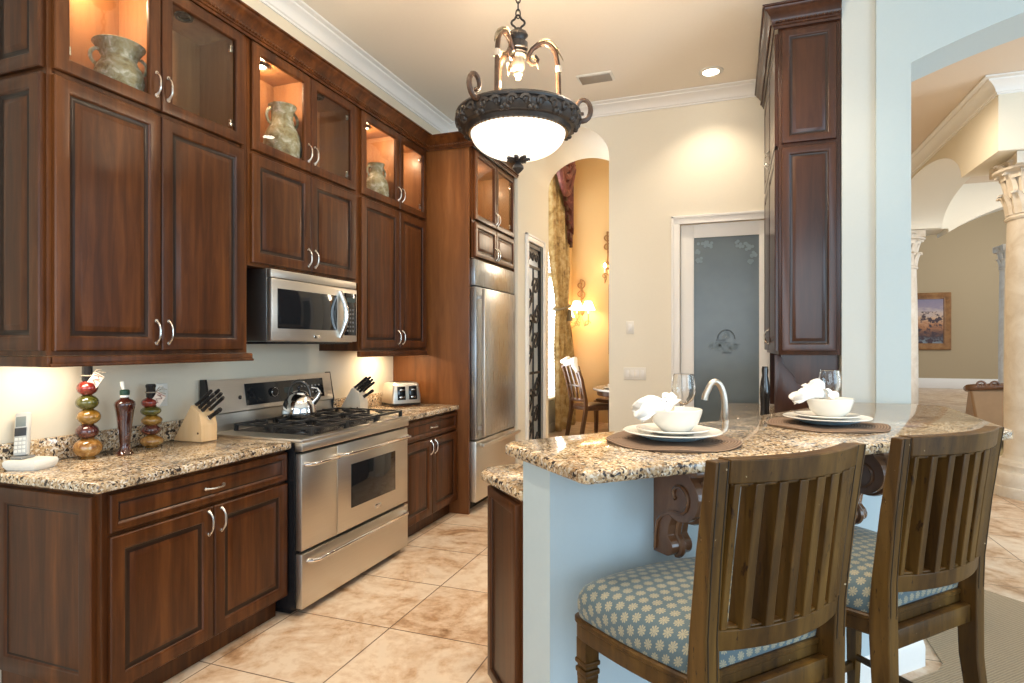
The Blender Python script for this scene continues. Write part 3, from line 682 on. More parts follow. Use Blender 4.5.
m = MB(); bgquad(m, .60, .68, .42, .6, .004, .0048); m.build('clock', plain('clock_face', (.03, .05, .05), .3), dp)
m = MB(); p = Vector(bgp(.50, .5, .004)); m.lathe([(.026, 0), (.026, -.012), (.022, -.02), (.0, -.02)], p, 20, 'y'); m.build('knob', BLACK, bk)
MB().tube([Vector(bgp(.50, .5, .018))+Vector((  .027*math.cos(a*PI/12), 0, .027*math.sin(a*PI/12))) for a in range(24)], .0018, 6, True).build('knob_ring', CHROME, bk)
m = MB(); m.lathe([(.012, 0), (.012, -.004), (0, -.004)], bgp(.225, .42, .001), 12, 'y'); m.build('indicator', BLACK, bk)
# burners and grates
for gx in (.30, .62, .925):
    gr = MB(); x0, x1 = gx-.155, gx+.155; y0, y1 = -.645, -.125; zt = .968
    for x in (x0, x1): gr.box(x-.008, x+.008, y0, y1, zt-.012, zt, .003)
    for y in (y0, y1, (y0+y1)/2): gr.box(x0, x1, y-.008, y+.008, zt-.014, zt, .003)
    for by in (-.52, -.25):
        for a in range(4):
            dx, dy = math.cos(a*PI/2), math.sin(a*PI/2)
            gr.box(min(gx+dx*.045, gx+dx*.15)-.006*abs(dy), max(gx+dx*.045, gx+dx*.15)+.006*abs(dy), min(by+dy*.045, by+dy*.13)-.006*abs(dx), max(by+dy*.045, by+dy*.13)+.006*abs(dx), zt-.010, zt+.004, .002)
    for x in (x0, x1):
        for y in (y0, y1, (y0+y1)/2): gr.box(x-.010, x+.010, y-.010, y+.010, .9255, zt, .003)
    gr.build('grate', BLACKM, RG)
    for by in (-.52, -.25):
        bm_ = MB(); bm_.lathe([(.0, .9255), (.055, .9255), (.052, .936), (.040, .938), (.040, .950), (.036, .953), (0, .953)], (gx, by, 0), 20)
        bm_.build('burner', BLACK, RG)
mb = MB()
for gx in (.30, .62, .925): mb.box(gx-.158, gx+.158, -.655, -.11, .9251, .9262)
mb.build('burner_tray', BLACK, RG)

# ------------------------------------------------------------------ microwave
MW = thing('microwave', 'stainless over-the-range microwave with black window and bowed handle', 'microwave', (0, 2.69, 1.432), L90)
m = MB(); m.box(0, .81, -.355, -.004, 0, .408, .002); m.build('case', steel('microwave_side', (.42, .46, .48), .3), MW)
MB().box(.02, .79, -.34, -.02, -.012, 0).build('underside', BLACK, MW)
fr = MB(); fr.box(0, .81, -.392, -.356, .004, .355, .006).build('door', STEEL, MW)
MB().box(0, .81, -.388, -.356, .358, .406, .005).build('vent_grille', STEEL, MW)
d = [o for o in MW.children if o.name.startswith('door')][0]
MB().box(.045, .585, -.396, -.391, .075, .30, .006).build('window', BGLASS, d)
MB().box(.665, .795, -.396, -.391, .045, .325, .004).build('control_panel', BGLASS, d)
for k in range(18):
    m = MB(); m.box(.69+.03*(k % 3), .705+.03*(k % 3), -.3975, -.396, .07+.028*(k//3), .082+.028*(k//3)); m.build('button', plain('keypad_marks', (.12, .12, .12), .5), d)
MB().box(.685, .775, -.3975, -.396, .265, .295).build('display', plain('mw_display', (.03, .05, .05), .3), d)
m = MB(); pts = [(.622+.020*math.sin(PI*i/16), -.392-.034*math.sin(PI*i/16), .03+.30*i/16) for i in range(17)]; m.tube(pts, [.013+.004*math.sin(PI*i/16) for i in range(17)], 10); m.build('handle', CHROME, d)
MB().box(.36, .415, -.3955, -.391, .022, .042, .002).build('badge', CHROME, d)

# ------------------------------------------------------------------ things on the left counters
ZT = .9145
def gift_bottle(label, x, y, balls, neck, cap_mat, tagz, rz):
    t = thing('gift_bottle', label, 'bottle', (x, y, ZT), rz, 'stacked-ball oil bottles')
    for z, r, h, mat, dx in balls:
        prof = [(0, -h)] if z > .05 else [(0, -h), (r*.62, -h)]
        prof += [(r*math.cos(a), h*math.sin(a)) for a in [-PI/2+PI*i/14 for i in range(2, 13)]] + [(.012, h)]
        MB().lathe(prof, (dx, 0, z), 24).build('bulb', mat, t)
    MB().lathe([(.016, neck[0]), (.021, neck[0]+.01), (.020, neck[1]-.02), (.023, neck[1]-.015), (.023, neck[1]-.004), (.018, neck[1]), (0, neck[1])]).build('stopper', cap_mat, t)
    m = MB(Matrix.Translation((.032, -.022, tagz)) @ Matrix.Rotation(.55, 4, 'Y')); m.box(-.022, .022, -.001, .001, -.03, .03); tg = m.build('paper_tag', plain('tag_paper', (.62, .52, .44), .8), t)
    m = MB(Matrix.Translation((.032, -.0235, tagz)) @ Matrix.Rotation(.55, 4, 'Y')); m.tube([(-.014, 0, .015), (0, 0, .02), (.012, 0, .008), (-.008, 0, -.004), (.010, 0, -.016), (-.010, 0, -.02)], .0022, 5); m.box(-.02, .02, -.0002, .0004, .024, .027); m.build('scrawl', plain('tag_ink', (.22, .05, .04), .7), tg)
    m = MB(); zt = neck[0]+.03
    m.tube([(.024*math.cos(a), .024*math.sin(a), zt) for a in [2*PI*i/14 for i in range(14)]], .003, 6, True)
    for dx, dz in ((.05, .012), (.045, -.01), (.035, .024), (.03, -.03)): m.tube([(.02, -.018, zt), (.02+dx*.5, -.022, zt+dz*.8+.006), (.02+dx, -.022, zt+dz)], .0022, 5)
    m.build('twine', plain('twine', (.30, .25, .19), .8), t); return t
def pk(nm, a, b, c): return mottled(nm, [(.35, a), (.55, b), (.7, c)], 32, .08, 4, .8, .05)
PR = pk('pickled_red', (.10, .010, .008), (.22, .022, .014), (.40, .10, .06)); PG = pk('pickled_green', (.03, .03, .005), (.085, .08, .012), (.20, .17, .05))
PY_ = pk('pickled_yellow', (.15, .065, .008), (.29, .145, .02), (.45, .27, .08)); PD_ = pk('pickled_purple', (.03, .008, .008), (.085, .018, .014), (.2, .07, .04)); PO = pk('pickled_orange', (.17, .06, .008), (.34, .16, .035), (.46, .33, .14))
gift_bottle('taller oil bottle of stacked coloured bulbs with a black neck and paper tag', .105, 1.872, [(.046, .057, .046, PO, .002), (.118, .045, .036, PD_, 0), (.182, .046, .036, PY_, .006), (.246, .045, .035, PG, 0), (.309, .041, .034, PR, 0)], (.335, .425), BLACK, .345, .85)
gift_bottle('shorter oil bottle of stacked coloured bulbs with a black stopper, in front of the outlet', .103, 2.185, [(.030, .053, .030, PO, .004), (.084, .045, .028, PD_, 0), (.130, .047, .027, PY_, .004), (.176, .046, .026, PG, 0), (.217, .038, .026, PR, -.004)], (.238, .308), BLACK, .235, .85)
t = thing('oil_carafe', 'slim dark brown oil carafe with green cap between the two stacked-bulb bottles', 'bottle', (.187, 1.985, ZT), 0)
MB().lathe([(.0, 0), (.034, 0), (.036, .008), (.026, .02), (.020, .04), (.023, .06), (.026, .10), (.031, .15), (.037, .20), (.043, .228), (.041, .240), (.030, .250), (.018, .256), (.016, .262)], seg=8).build('body', mottled('dark_oil', [(.35, (.022, .006, .004)), (.6, (.06, .015, .009)), (.75, (.16, .06, .035))], 14, .08, 3, .8, .02), t, ang=50)
MB().lathe([(.0185, .2621), (.0185, .272), (0, .272)]).build('collar', PLASTW, t)
MB().lathe([(.019, .2722), (.020, .276), (.020, .292), (.015, .297), (0, .297)]).build('cap', plain('green_cap', (.02, .055, .035), .35), t)
MB().tube([(-.006, 0, .296), (-.014, 0, .312), (-.017, 0, .332)], [.006, .008, .009], 8).build('spout', PLASTW, t)
# telephone
t = thing('charging_cradle', 'white cordless phone charging cradle at the left end of the counter', 'charger', (.120, 1.640, ZT), .25)
t.scale = (1.12, 1.12, 1.3)
prof = [(-.062, -.055), (.055, -.05), (.064, .0), (.055, .05), (-.062, .055), (-.068, 0)]
rings = [[(x*k+o, y*k, z) for x, y in prof] for k, z, o in ((.86, 0, 0), (1.0, .012, 0), (1.02, .022, 0), (.96, .030, 0), (.3, .030, 0))]
MB().loft(rings).build('shell', PLASTW, t); MB().box(-.06, -.016, -.03, .03, .031, .038, .003).build('cradle', plain('phone_grey', (.22, .22, .21), .4), t)
h = thing('phone_handset', 'silver cordless handset standing upright in its white base', 'phone', (.072, 1.628, ZT+.0495), .0)
h.scale = (1.2, 1.2, 1.2)
HM = Matrix.Rotation(.42, 4, 'Z') @ Matrix.Rotation(-.22, 4, 'X') @ Matrix.Rotation(-.10, 4, 'Y')
MB(HM).box(-.023, .023, -.010, .012, 0, .148, .008).build('body', plain('phone_silver', (.55, .53, .49), .35), h)
MB(HM).box(-.016, .016, -.0115, -.0095, .098, .132, .001).build('screen', plain('phone_screen', (.24, .26, .24), .2), h)
MB(HM).box(-.019, .019, -.0112, -.0098, .066, .094, .003).build('key_surround', plain('phone_dark', (.04, .04, .045), .3), h)
for r_i in range(4):
    for c_i in range(3): m = MB(HM); m.box(-.0175+.0125*c_i, -.0075+.0125*c_i, -.0118, -.0098, .010+.0135*r_i, .0195+.0135*r_i, .001); m.build('key', PLASTW, h)
# knife blocks with knives
def knife_block(label, x, y, mat, glabel):
    t = thing('knife_block', label, 'knife block', (x, y, ZT), 0)
    MB().prism([(0, 0), (.195, 0), (.195, .085), (.178, .150), (.122, .188)], -.05, .05, 'y', bv=.003).build('block', mat, t)
    MB().lathe([(.006, 0), (.006, -.001), (0, -.001)], (.17, -.0502, .045), 12, 'y').build('emblem', plain('burnt_mark', (.12, .06, .03), .6), t)
    ex, ez = .80, .60; k = 0
    for row, (u, ln) in enumerate(((.08, .132), (.46, .128), (.84, .118))):
        for col in range(2):
            px_ = .122+(.178-.122)*u; pz = .188+(.150-.188)*u; yy = y-.024+.048*col
            nm = glabel[row*2+col]
            kn = thing('kitchen_knife', nm, 'knife', (x+px_+ex*.002, yy, ZT+pz+ez*.002), 0, 'knives in the '+glabel[-1])
            M_ = Matrix.Rotation(-math.atan2(ez, ex), 4, 'Y')
            MB(M_).loft([[(q, w*math.cos(a), .0092*math.sin(a)*kk) for a in [2*PI*i/10 for i in range(10)]] for q, w, kk in ((.006, .008, .9), (.012, .009, 1), (.05, .0085, .85), (ln-.012, .010, 1.05), (ln, .007, .8))]).build('grip', BLACK, kn)
            MB(M_).box(-.0005, .0062, -.009, .009, -.0095, .0095, .002).build('bolster', CHROME, kn)
    kn = thing('kitchen_knife', glabel[6], 'knife', (x+.1875, y, ZT+.118), 0, 'knives in the '+glabel[-1])
    M_ = Matrix.Rotation(-.55, 4, 'Y')
    MB(M_).loft([[(q, w*math.cos(a), .012*math.sin(a)*kk) for a in [2*PI*i/10 for i in range(10)]] for q, w, kk in ((.008, .008, .9), (.02, .009, 1), (.05, .0085, .85), (.09, .010, 1.05), (.10, .007, .8))]).build('grip', BLACK, kn)
    MB(M_).box(0, .0082, -.009, .009, -.013, .013, .002).build('bolster', CHROME, kn)
nl = [a+' black-handled knife in the %s, %s' for a in ('top-row front', 'top-row rear', 'middle-row front', 'middle-row rear', 'bottom-row front', 'bottom-row rear', 'lowest lone')]
def knl(s_, w): return [q % (s_, w) for q in nl]+[s_]
knife_block('light maple knife block left of the range', .035, 2.42, MAPLE, knl('left knife block', 'near the bottles'))
knife_block('pale knife block between the range and the toaster', .06, 3.79, wood('pale_block', (.50, .42, .32), (.60, .52, .41), (.68, .60, .50), .4), knl('right knife block', 'near the toaster'))
# toaster
t = thing('toaster', 'stainless two-slot toaster with twin dark lever panels on the right counter', 'toaster', (.215, 4.385, ZT), 1.0)
t.scale = (1.22, 1.22, 1.22)
def rrect(w, d, r, z, n=5):
    p = []
    for cx, cy, a0 in ((w-r, d-r, 0), (-w+r, d-r, PI/2), (-w+r, -d+r, PI), (w-r, -d+r, 1.5*PI)):
        for i in range(n+1): a = a0+PI/2*i/n; p.append((cx+r*math.cos(a), cy+r*math.sin(a), z))
    return p
MB().loft([rrect(.105, .088, .02, .006), rrect(.108, .092, .02, .02), rrect(.108, .092, .02, .022)]).build('base', BLACK, t)
MB().loft([rrect(.107, .091, .018, .0225), rrect(.107, .091, .018, .06), rrect(.098, .082, .022, .145), rrect(.088, .072, .022, .157), rrect(.07, .06, .02, .160)]).build('shell', STEEL, t)
MB().box(-.07, .07, -.04, -.012, .1585, .161).build('slot', BLACK, t); MB().box(-.07, .07, .012, .04, .1585, .161).build('slot', BLACK, t)
M_ = Matrix.Translation((0, -.0905, .05)) @ Matrix.Rotation(-.10, 4, 'X')
for i, cx in enumerate((-.042, .042)):
    p = MB(M_); p.box(cx-.030, cx+.030, -.0045, .004, -.005, .085, .003); q = p.build('lever_panel', BGLASS, t)
    MB(M_).box(cx-.020, cx+.020, -.022, -.004, .056, .066, .003).build('lever', CHROME, q); MB(M_).box(cx-.018, cx+.018, -.008, -.004, .008, .018, .002).build('dial', CHROME, q)
# kettle on the rear burner
t = thing('kettle', 'polished stainless whistling kettle with arched handle on the rear burner', 'kettle', (.262, 3.075, .9735), .4)
MB().lathe([(0, 0), (.098, 0), (.104, .008), (.104, .03), (.098, .07), (.083, .105), (.062, .128), (.050, .134), (.048, .138)], seg=36).build('body', CHROME, t)
l = MB().lathe([(.049, .1385), (.047, .146), (.03, .156), (.0, .160)], seg=28).build('lid', CHROME, t)
MB().lathe([(.007, .158), (.007, .168), (.014, .174), (.014, .184), (.006, .19), (0, .19)], seg=16).build('knob', BLACK, l)
MB().tube([(.085, 0, .085), (.112, 0, .115), (.128, 0, .145)], [.022, .017, .014], 14).build('spout', CHROME, t)
pts = [(.068*math.cos(a)-.0, 0, .118+.098*math.sin(a)) for a in [PI*i/16 for i in range(17)]]
MB().tube(pts, [.007]*3+[.007]*2+[.0125]*7+[.007]*5, 10).build('handle', plain('kettle_grip', (.08, .075, .07), .2, .6), t)
MB().tube([(.128, 0, .148), (.11, 0, .172), (.075, 0, .178)], .005, 8).build('spout_lever', CHROME, t)
# outlets and switches
def plate(name, label, cat, loc, rz, w, h, n, kind):
    t = thing(name, label, cat, loc, rz)
    MB().box(-w/2, w/2, -.006, 0, -h/2, h/2, .003).build('cover_plate', PLASTW, t)
    for i in range(n):
        cx = (i-(n-1)/2)*.046
        if kind == 'out': 
            MB().box(cx-.017, cx+.017, -.0075, -.0055, -.034, .034, .001).build('socket', plain('socket_face', (.68, .64, .56), .4), t)
        else: MB().box(cx-.016, cx+.016, -.009, -.0055, -.033, .033, .002).build('rocker', plain('switch_face', (.82, .80, .76), .3), t)
    return t
plate('outlet', 'beige wall outlet behind the shorter stacked-bulb bottle', 'outlet', (.0005, 2.325, 1.155), L90, .075, .118, 1, 'out')
plate('outlet', 'wall outlet above the toaster counter, beside the right knife block', 'outlet', (.0005, 4.256, 1.08), L90, .075, .118, 1, 'out')
plate('light_switch', 'wide white four-gang light switch plate left of the pantry door', 'switch', (1.935, YF-.0005, 1.149), 0, .205, .115, 4, 'sw')
plate('wall_control', 'small white wall control above the four-gang switch plate', 'control', (1.892, YF-.0005, 1.577), 0, .072, .118, 1, 'sw')

# ------------------------------------------------------------------ ceiling fixtures
t = thing('ceiling_vent', 'white rectangular air vent in the kitchen ceiling', 'vent', (1.70, 5.05, ZC), 0)
MB().box(-.15, .15, -.085, .085, -.012, 0, .004).build('frame', PLASTW, t)
m = MB()
for i in range(7): m.add([(-.13, -.066+.02*i, -.013), (.13, -.066+.02*i, -.013), (.13, -.052+.02*i, -.021), (-.13, -.052+.02*i, -.021)], [(0, 1, 2, 3)])
m.build('louvres', plain('vent_grey', (.42, .38, .33), .5), t, solid=.002)
t = thing('recessed_light', 'lit round recessed light in the ceiling above the pantry door', 'light', (2.62, 5.27, ZC), 0)
MB().lathe([(.062, -.0005), (.098, -.0005), (.098, -.008), (.068, -.012), (.062, -.004)], seg=32, cap=False).build('trim_ring', PLASTW, t)
MB().lathe([(0, -.0055), (.064, -.006), (.064, -.002), (0, -.002)], seg=24).build('lamp', emit('can_glow', (1, .90, .74), 14), t)
light('recessed_lamp', 'SPOT', (2.62, 5.27, 3.655), 26, WARM2, .05, spot=115, to=(2.62, 5.30, 0), blend=.7)

# ------------------------------------------------------------------ pendant
PX_, PY2, PZ_ = 1.787, 2.83, 2.50
t = thing('pendant_light', 'hanging bowl chandelier with dark carved rim, curled bronze arms and lit alabaster bowl', 'light', (PX_, PY2, PZ_), math.radians(20))
bowl = [(.235*math.cos(a), -.035-.128*math.sin(a)**1.0) for a in [PI/2*i/16 for i in range(17)]]
MB().lathe(bowl+[(0, -.158)]+[(.229*math.cos(a), -.033-.121*math.sin(a)) for a in [PI/2*(15-i)/16 for i in range(16)]], seg=48, cap=False).build('bowl', emit('alabaster_glow', (1, .90, .76), 1.0), t)
MB().lathe([(.228, -.030), (.236, -.042), (.252, -.040), (.262, -.022), (.284, -.018), (.302, .004), (.306, .022), (.298, .038), (.283, .048), (.255, .05), (.240, .03), (.228, .0)], seg=56, cap=False).build('rim', BRONZE, t)
m = MB(); rd = random.Random(9)
for k in range(14):   # acanthus scrolls and fruit carved round the rim
    a = 2*PI*k/14
    for sg in (-1, 1):
        pts = []
        for i in range(13):
            q = i/12; rr = .024*(1-.72*q); th = a+sg*(.115-.0)+sg*(rr*math.cos(PI*2.3*q)/.29); hz = .012+rr*math.sin(PI*2.3*q)*.9
            R_ = .303 if hz > .005 else .293; pts.append((R_*math.cos(th), R_*math.sin(th), hz))
        m.tube(pts, [.0125*(1-.5*i/12) for i in range(13)], 6)
    for j in range(3):
        th = a+(j-1)*.05; m.lathe([(0, -.014)]+[(.014*math.cos(b), .014*math.sin(b)) for b in (-.9, -.3, .3, .9)]+[(0, .014)], (.286*math.cos(th), .286*math.sin(th), -.014+.008*(j % 2)), 8)
m.build('rim_carving', BRONZE, t)
MB().tube([(.298*math.cos(2*PI*i/56), .298*math.sin(2*PI*i/56), .047) for i in range(56)], .013, 8, True).build('rim_moulding', BRONZE, t)
m = MB()
for k in range(64): a = 2*PI*k/64; m.lathe([(0, -.006), (.006, 0), (0, .006)], (.243*math.cos(a), .243*math.sin(a), -.043), 6)
m.build('rim_beading', plain('gilt_bead', (.32, .19, .08), .35, .6), t)
fn = MB(); fn.lathe([(0, -.161), (.014, -.166), (.02, -.176), (.012, -.184), (.026, -.198), (.028, -.212), (.016, -.226), (.005, -.236), (0, -.238)], seg=20)
for k in range(7):
    a = 2*PI*k/7; c_, s_ = math.cos(a), math.sin(a)
    fn.tube([(c_*.01, s_*.01, -.174), (c_*.034, s_*.034, -.166), (c_*.054, s_*.054, -.162), (c_*.06, s_*.06, -.171)], [.007, .013, .010, .003], 6, flat=1)
fn.build('finial', BRONZE, t)
hub = [(0, .485), (.016, .482), (.020, .470), (.042, .462), (.050, .448), (.038, .436), (.034, .420), (.048, .410), (.048, .378), (.036, .370), (.044, .360), (.034, .35)]
MB().lathe(hub+[(0, .35)], seg=24).build('hub', BRONZE, t)
MB().lathe([(.040, .349), (.038, .338), (.030, .330), (.034, .31), (.031, .285), (.020, .262), (.022, .254), (.014, .240), (.012, .232), (0, .230)], seg=18).build('crystal_drop', plain('amber_crystal', (.50, .40, .27), .15, 0, .6), t)
for k in range(3):
    a = 2*PI*k/3; c_, s_ = math.cos(a), math.sin(a)
    A = lambda r, z: (r*c_, r*s_, z)
    pts = [A(.215, .02), A(.203, .12), A(.200, .24), A(.197, .30), A(.188, .355), A(.167, .393), A(.135, .410), A(.10, .403), A(.070, .38), A(.052, .350), A(.052, .322), A(.070, .305), A(.092, .310), A(.099, .330), A(.088, .345), A(.077, .337)]
    am = MB().tube(pts, [.013, .012, .012, .012, .012, .013, .015, .014, .012, .011, .010, .010, .009, .008, .010, .012], 8).build('arm', ANTIQ, t)
    lf = MB(); 
    for (r0, z0, r1, z1, w) in ((.09, .402, .20, .38, .026), (.12, .414, .225, .325, .022), (.06, .33, .10, .285, .020)):
        rings = []
        for i in range(7):
            q = i/6; r = r0+(r1-r0)*q; z = z0+(z1-z0)*q+.03*math.sin(PI*q); ww = w*math.sin(PI*(.12+.86*q))
            cc = Vector(A(r, z)); sd = Vector((-s_, c_, 0)); rings.append([cc-sd*ww, cc+Vector((0, 0, .006)), cc+sd*ww, cc-Vector((0, 0, .006))])
        lf.loft(rings)
    lf.build('leaf', mottled('pale_gilt', [(.4, (.20, .13, .07)), (.6, (.45, .37, .25))], 12, .4), am)
    MB().tube([A(.202, .265), A(.2005, .295)], .0155, 8).build('band', plain('cream_band', (.62, .50, .38), .4), am)
    a2 = (.10, -2.22, 1.55)[k]
    c2, s2 = math.cos(a2), math.sin(a2); B = lambda r, z: (r*c2, r*s2, z)
    pts = []
    for i in range(20):
        q = i/19; th = -PI/2-.4+q*PI*2.2; rr = .056*(1-.62*q); pts.append(B(.325+rr*math.cos(th)*.9, .098+rr*math.sin(th)*1.15))
    MB().tube([B(.285, .03)]+pts, [.012]+[.014-.005*i/19 for i in range(20)], 8).build('rim_scroll', ANTIQ, t)
ch = MB(); z = .478
ch.tube([(.028*math.cos(b)*(1+.18*math.cos(4*b)), 0, z+.033+.033*math.sin(b)*(1+.18*math.cos(4*b))) for b in [2*PI*i/28 for i in range(28)]], .0055, 6, True)
z += .058; k = 0
while z < ZC-PZ_-.05:
    pts = [(.011*math.cos(b), 0, z+.020+.023*math.sin(b)) for b in [2*PI*i/14 for i in range(14)]]
    if k % 2: pts = [(0, p[0], p[2]) for p in pts]
    ch.tube(pts, .0034, 6, True); z += .0375; k += 1
ch.build('chain', BRONZE, t)
MB().lathe([(0, ZC-PZ_-.055), (.02, ZC-PZ_-.05), (.05, ZC-PZ_-.035), (.068, ZC-PZ_-.01), (.07, ZC-PZ_-.0005), (0, ZC-PZ_-.0005)], seg=28).build('canopy', BRONZE, t)
light('pendant_lamp', 'POINT', (PX_, PY2, PZ_+.09), 52, (1, .80, .56), .06)

# ------------------------------------------------------------------ hutch on the right wall
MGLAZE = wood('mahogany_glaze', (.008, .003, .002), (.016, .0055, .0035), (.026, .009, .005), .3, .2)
HU = thing('wall_cabinet', 'tall dark mahogany cabinet by the pantry door, raised panels on its near end', 'cabinet', (3.415, 4.205, 0), 0)
m = MB(); m.box(-.352, 0, 0, 1.375, 1.352, 3.44, .002); m.box(-.33, 0, .09, .11, ZT+.002, 1.352); m.box(-.05, 0, .11, 1.375, ZT+.002, 1.352); m.box(-.33, 0, 1.34, 1.375, ZT+.002, 1.352)
m.build('body', MAHOG, HU)
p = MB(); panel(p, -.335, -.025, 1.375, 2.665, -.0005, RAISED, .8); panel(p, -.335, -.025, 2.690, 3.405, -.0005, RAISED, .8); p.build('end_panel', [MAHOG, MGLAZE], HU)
F = MB(); pl = [(-.372, 1.352), (-.340, 1.350), (-.325, 1.325), (-.318, 1.29), (-.300, 1.262), (-.275, 1.235), (-.252, 1.205), (-.245, 1.17), (-.215, 1.155), (-.190, 1.13), (-.18, 1.09), (-.18, ZT+.002), (-.372, ZT+.002)]
F.prism(pl, .07, .089, 'y', bv=.003); F.build('bracket', MAHOG, HU)
HF = thing_m = None
for y0, y1, z0, z1 in ((.02, .675, 1.375, 2.665), (.69, 1.345, 1.375, 2.665), (.02, .675, 2.69, 3.405), (.69, 1.345, 2.69, 3.405)):
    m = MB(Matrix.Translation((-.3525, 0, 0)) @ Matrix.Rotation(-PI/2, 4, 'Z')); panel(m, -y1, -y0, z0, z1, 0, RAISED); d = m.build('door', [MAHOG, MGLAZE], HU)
    hy = y1-.035 if y0 < .1 else y0+.035; hm = MB(Matrix.Translation((-.375, hy, z0+.10)) @ Matrix.Rotation(-PI/2, 4, 'Z'))
    pts = [(0, -(.026*(1-abs(-1+i/7)**3.2)+.003), .05*(-1+i/7)) for i in range(15)]; hm.tube(pts, .0045, 8)
    hm.lathe([(.009, -.003), (.009, .002), (.005, .004)], (0, -.003, .05), 10, 'y'); hm.lathe([(.009, -.003), (.009, .002), (.005, .004)], (0, -.003, -.05), 10, 'y'); hm.build('handle', NICKEL, d)
pth2 = [(-.374, 1.375, 3.425), (-.374, -.004, 3.425), (0, -.004, 3.425)]
MB().sweep(pth2, [(a, b*1.2) for a, b in wc]).build('crown', MAHOG, HU)
rope(pth2, 3.462, .022).build('rope_bead', MAHOG, HU)
# ------------------------------------------------------------------ sink counter and peninsula cabinets
t = thing('countertop', 'lower granite countertop behind the raised bar, running to the dark hutch', 'countertop', (0, 0, .876), 0)
slab(MB(), [(1.845, 2.215), (1.835, 2.30), (1.95, 2.44), (2.70, 3.19), (2.70, 5.58), (3.415, 5.58), (3.415, 3.265), (2.105, 1.955)], 0, .038).build('slab', GRANITE, t)
t = thing('base_cabinet', 'dark cherry cabinet with panelled end beside the bar half wall', 'cabinet', (0, 0, 0), 0)
MB().prism([(1.885, 2.235), (2.73, 3.10), (2.73, 5.58), (3.41, 5.58), (3.41, 3.28), (2.112, 1.960)], .10, .875).prism([(1.96, 2.23), (2.80, 3.08), (2.80, 5.58), (3.41, 5.58), (3.41, 3.30), (2.125, 2.02)], 0, .10).build('body', CHERRY, t)
aa = math.atan2(1.960-2.235, 2.112-1.885)
p = MB(T(1.885, 2.235, 0, aa)); panel(p, .012, .335, .115, .86, -.0005, FLATP, .6); p.build('end_panel', [CHERRY, GLAZE], t)
# faucet
t = thing('faucet', 'brushed gooseneck kitchen faucet rising behind the bar', 'faucet', (2.775, 3.37, ZT), math.radians(20))
t.location = (2.747, 3.40, ZT)
MB().lathe([(0, 0), (.028, 0), (.028, .01), (.022, .02), (.020, .09), (.017, .10)], seg=20).build('base', STEEL, t)
pts = [(.004, 0, .09), (.003, 0, .12)]+[(-.050+.052*math.cos(a), -.0, .150+.155*math.sin(a)**.9) for a in [PI*i/20 for i in range(1, 16)]]+[(-.100, 0, .238), (-.106, 0, .208)]
MB().tube(pts, [.0165]*(len(pts)-2)+[.0175, .018], 14).build('spout', STEEL, t)
MB().tube([(.018, 0, .07), (.05, 0, .085), (.075, 0, .11)], [.009, .007, .006], 8).build('lever', STEEL, t)
t = thing('soap_bottle', 'small dark bottle with a metal foot on the low counter in front of the hutch', 'bottle', (2.985, 4.262, ZT), 0)
MB().lathe([(0, 0), (.034, 0), (.036, .02), (.03, .035), (0, .036)]).build('foot', CHROME, t)
MB().lathe([(.0, .0365), (.030, .037), (.026, .09), (.030, .16), (.032, .21), (.026, .26), (.018, .30), (.02, .34), (.016, .36), (0, .36)]).build('body', plain('dark_glass', (.018, .015, .014), .1, coat=.5), t)
# ------------------------------------------------------------------ raised bar
t = thing('countertop', 'raised granite bar top with clipped corner, carrying the two place settings', 'countertop', (0, 0, 1.029), 0)
slab(MB(), [(2.035, 1.985), (2.385, 1.635), (2.41, 1.625), (2.43, 1.640), (3.83, 2.975), (3.865, 3.02), (3.93, 4.02), (3.90, 4.12), (3.82, 4.165), (3.43, 4.165), (2.82, 3.07), (2.06, 2.09), (2.03, 2.05)], 0, .038).build('slab', GRANITE, t)
def corbel(label, s_):
    ox, oy = 2.40+.7071*s_-.7071*.2385, 1.62+.7071*s_+.7071*.2385
    t = thing('corbel', label, 'corbel', (ox, oy, 1.0275), PI/4, 'carved corbels under the bar')
    up = [(-.125-.092*math.cos(a), -.098-.082*math.sin(a)) for a in [-.95+(.95+2.2)*i/14 for i in range(15)]]
    lo = [(-.062-.034*math.cos(a), -.275-.032*math.sin(a)) for a in [-1.0+(1.0+1.7)*i/9 for i in range(10)]]
    pr = [(0, -.0), (-.17, 0)]+up+[(-.092, -.178), (-.078, -.205), (-.072, -.238)]+lo+[(0, -.308)]
    MB().prism(pr, .008, .092, 'x', bv=.004).build('scroll', CARVED, t)
    MB().box(-.006, .106, -.226, -.002, -.02, -.0005, .004).build('cap', CARVED, t)
    for x in (.006, .094):
        m = MB(); P_ = [(x, -.012, -.295), (x, -.016, -.24), (x, -.026, -.20), (x, -.05, -.175), (x, -.085, -.158)]+[(x, -.128-.060*math.cos(b)*(1-.045*i), -.098-.058*math.sin(b)*(1-.045*i)) for i, b in enumerate([1.9-i*.36 for i in range(17)])]
        m.tube(P_, .007, 6); m.build('side_carving', CARVED, t)
    MB().tube([(.05, o-.001, z) for o, z in pr[3:-2]], .013, 8).build('front_rib', CARVED, t)
    return t
corbel('carved dark walnut corbel under the bar, left of the nearer stool', .42)
corbel('carved dark walnut corbel under the bar, seen between the two stools', 1.30)

